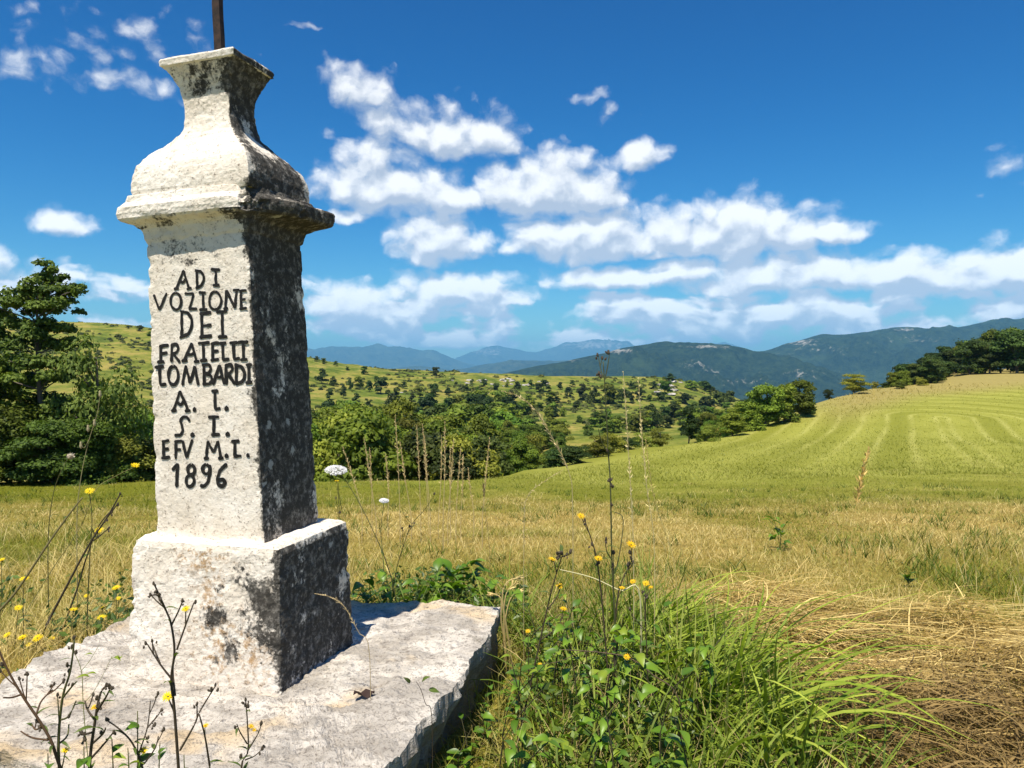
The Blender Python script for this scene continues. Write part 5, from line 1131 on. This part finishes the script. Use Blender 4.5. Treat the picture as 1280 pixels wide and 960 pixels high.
stalk('bent straw stem crossing the green weeds', 3.2, [(800,745),(775,738),(740,722),(700,712)], .05, .0040, .004, None, (.62, .56, .30), dense=4)
stalk('thin stalk with a curled brown seed pod at the hollow edge', 5.2, [(612,690),(607,640),(604,604)], .12, .0016, .012, None, (.35, .25, .12))
# thistle and orange-flowered weeds over the tussock
weed('thistle', 'tall dark thistle stem topped with spiky buds against the mountains', 'thistle', 3.0, [[(772,900),(769,786),(765,700),(763,607),(760,560),(757,500),(754,452)], [(754,470),(751,462),(748,446)], [(756,475),(760,455),(762,441)], [(765,700),(758,688),(757,672)], [(766,720),(773,700),(779,650),(768,640)], [(760,566),(752,552),(748,536)]],
     [], [(754,447), (748,443), (761,440), (749,466), (751,470), (759,562), (764,606), (762,600), (757,672), (767,690), (766,706), (764,630)], 8, .0042, (.070, .078, .030), .05, bs=.013)
weed('hawkweed', 'dark weed stem with two orange flowers left of the thistle', 'weed', 3.0, [[(764,900),(753,757),(746,700),(740,677),(731,650)], [(746,705),(749,699)]], [(726,645,1.0), (747,696,1.05)], [(731,650), (748,702), (740,680)], 5, .004, BR, .05, True, .0165, .011)
weed('hawkweed', 'slanting weed with a clump of dark seed heads and orange flowers beside the slab', 'weed', 2.9, [[(640,960),(660,870),(684,761),(694,722),(703,694)], [(703,694),(696,690)], [(703,696),(714,692)], [(696,716),(693,704),(690,699)], [(684,762),(695,748),(700,737)], [(676,800),(695,785),(705,768)]], [(690,699,1.0), (700,735,1.05), (705,764,.9), (660,789,.7)], [(696,689), (702,690), (714,691), (709,694), (699,694)], 6, .004, BR, .05, True, .016, .012)
weed('hawkweed', 'curving weed with large orange flower and bud right of the thistle', 'weed', 3.0, [[(768,900),(768,800),(772,748),(777,728),(784,712),(790,700),(788,688)], [(784,712),(789,708),(791,702)], [(772,748),(776,740),(777,735)]], [(789,681,1.25), (777,734,.8), (791,727,.8)], [(787,690), (789,698), (785,705)], 5, .004, BR, .05, True, .0165, .011)
weed('hawkweed', 'straight dark weed with a fading orange head over the tussock', 'weed', 2.9, [[(813,920),(809,827),(806,748)], [(806,752),(812,740)], [(808,790),(795,775),(789,768)]], [(809,732,1.0), (815,737,.7)], [(807,744), (803,740), (790,766)], 5, .0035, BR, .045, True, .015, .011)
weed('hawkweed', 'low slanting brown stalk with an orange flower deep in the weeds', 'weed', 2.6, [[(850,880),(815,843),(785,822),(745,815),(700,812)]], [(783,821,.95), (675,831,.6)], [], 3, .003, (.12, .08, .05), .04, True, .0145)
# broad-leaved plants beside the slab
for i in range(14):
    t_ = (i+.5)/14; X = -.36+.42*t_+pr.uniform(-.02, .10); Y = 2.1+1.7*t_; z0 = float(gz(X, Y)); e = empty('leafy_plant', (X, Y, z0), 'low dark leafy plant in the shade along the slab foot', 'plant', 'leafy plants along the slab foot'); mb = MB(); tips = []
    for k in range(3):
        H = pr.uniform(.08, .24); P = smooth_path([(0, 0, -.01), (pr.uniform(-.02, .05), pr.uniform(-.05, .05), H*.6), (pr.uniform(.0, .12), pr.uniform(-.1, .06), H)], 8); mb.tube(P, np.linspace(.0025, .0012, 8), (.06, .055, .025), 4); tips.append(P)
    mb.build('stem', M['plant'], e)
    for k in range(11):
        a = pr.uniform(0, 6.28); put_leaf(e, tips[k % 3][pr.randrange(2, 8)], pr.uniform(.03, .06), (math.cos(a), math.sin(a), pr.uniform(-.3, .6)), LEAVES[pr.choice((0, 1, 2, 2))], pr.uniform(-.5, .5), pr.uniform(.85, 1.2))
for i in range(22):
    while True:
        X = pr.uniform(.0, .85); Y = pr.uniform(2.15, 3.7)
        if inpoly(np.array([X]), np.array([Y]), LUSH)[0] and not inpoly(np.array([X]), np.array([Y]), SLAB)[0] and X < .30+.45*pr.random()+.1: break
    z0 = float(gz(X, Y)); e = empty('leafy_plant', (X, Y, z0), 'bushy broad-leaved bright green plant in the weeds hugging the slab side', 'plant', 'broad-leaved plants beside the slab'); mb = MB(); tips = []
    for k in range(3):
        H = pr.uniform(.28, .56); P = smooth_path([(0, 0, -.01), (pr.uniform(-.06, .06), pr.uniform(-.06, .06), H*.6), (pr.uniform(-.12, .12), pr.uniform(-.12, .06), H)], 8); mb.tube(P, np.linspace(.003, .0014, 8), (.06, .055, .025), 4); tips.append(P)
    mb.build('stem', M['plant'], e)
    for k in range(17):
        P = tips[k % 3]; j = pr.randrange(2, 8); a = pr.uniform(0, 6.28)
        put_leaf(e, P[j], pr.uniform(.028, .066), (math.cos(a), math.sin(a), pr.uniform(-.3, .6)), LEAVES[pr.choice((0, 1, 1, 2, 3))], pr.uniform(-.5, .5), pr.uniform(.85, 1.2))
# things at the slab edge and in the hay
weed('seedling', 'withered two-leaved sprout on the slab edge', 'plant', 2.42, [[(540,900),(532,880),(526,862),(520,852)]], [], [], 0, .0016, BR)
b = bpy.data.objects['seedling']
for x, y, dv in ((512, 848, (-.3, -.2, .6)), (527, 846, (.5, -.3, .6)), (536, 856, (.6, .1, -.1))): put_leaf(b, at(x, y+6, 2.42)-np.array(b.location), .036, dv, WLEAF[1], .6, 2.0)
dl = mesh_np('dead_leaf', np.array([[(x-2)*.018+.004*math.sin(y*3+x), (y-1)*.018+.004*math.sin(x*2.1), .012+.012*math.sin(x*1.7+y*2)] for y in range(3) for x in range(5)]), gridfaces(3, 5), None, M['plant'], np.tile((.05, .03, .025), (15, 1)), True)
p = at(455, 872, 1); o = link('dead_leaf', dl, None, hit(455, 872, lambda X, Y: .30+0*X, 2, 3.5, 900)+np.array([0, 0, .004])); tag(o, 'dark curled dead leaf lying on the slab', 'leaf')
for i, (x, y, lab) in enumerate(((1040, 905, 'young bright green sprout at the edge of the brown hay'), (1222, 862, 'small green sprout coming up through the hay'), (1135, 735, 'thin dark weed in the grass beyond the hay'))):
    p = hit(x, y, gz, 2, 9); e = empty('sprout', p, lab, 'plant'); mb = MB(); mb.tube(np.array([(0, 0, -.01), (0, 0, .05), (.005, 0, .10)]), [.003, .002, .0015], (.10, .14, .03), 4); mb.build('stem', M['plant'], e)
    for k in range(8): a = k*.8; put_leaf(e, (0, 0, .03+.009*k), pr.uniform(.05, .09), (math.cos(a), math.sin(a), .8), LEAVES[(3, 0, 2)[i]], 0)
# straw bent over the slab corner
for i, pts in enumerate(([(640,830),(634,790),(628,745),(636,726),(655,722)], [(632,815),(630,775),(633,742),(645,728)], [(636,825),(627,780),(626,748),(612,742)], [(630,800),(633,768),(640,745),(652,738)])):
    stalk('dry straw blade bent over the back corner of the slab', 3.72+.03*i, pts, .1, .0055, .02, 'straw blades at the slab corner', (.55, .42, .17), dense=6)
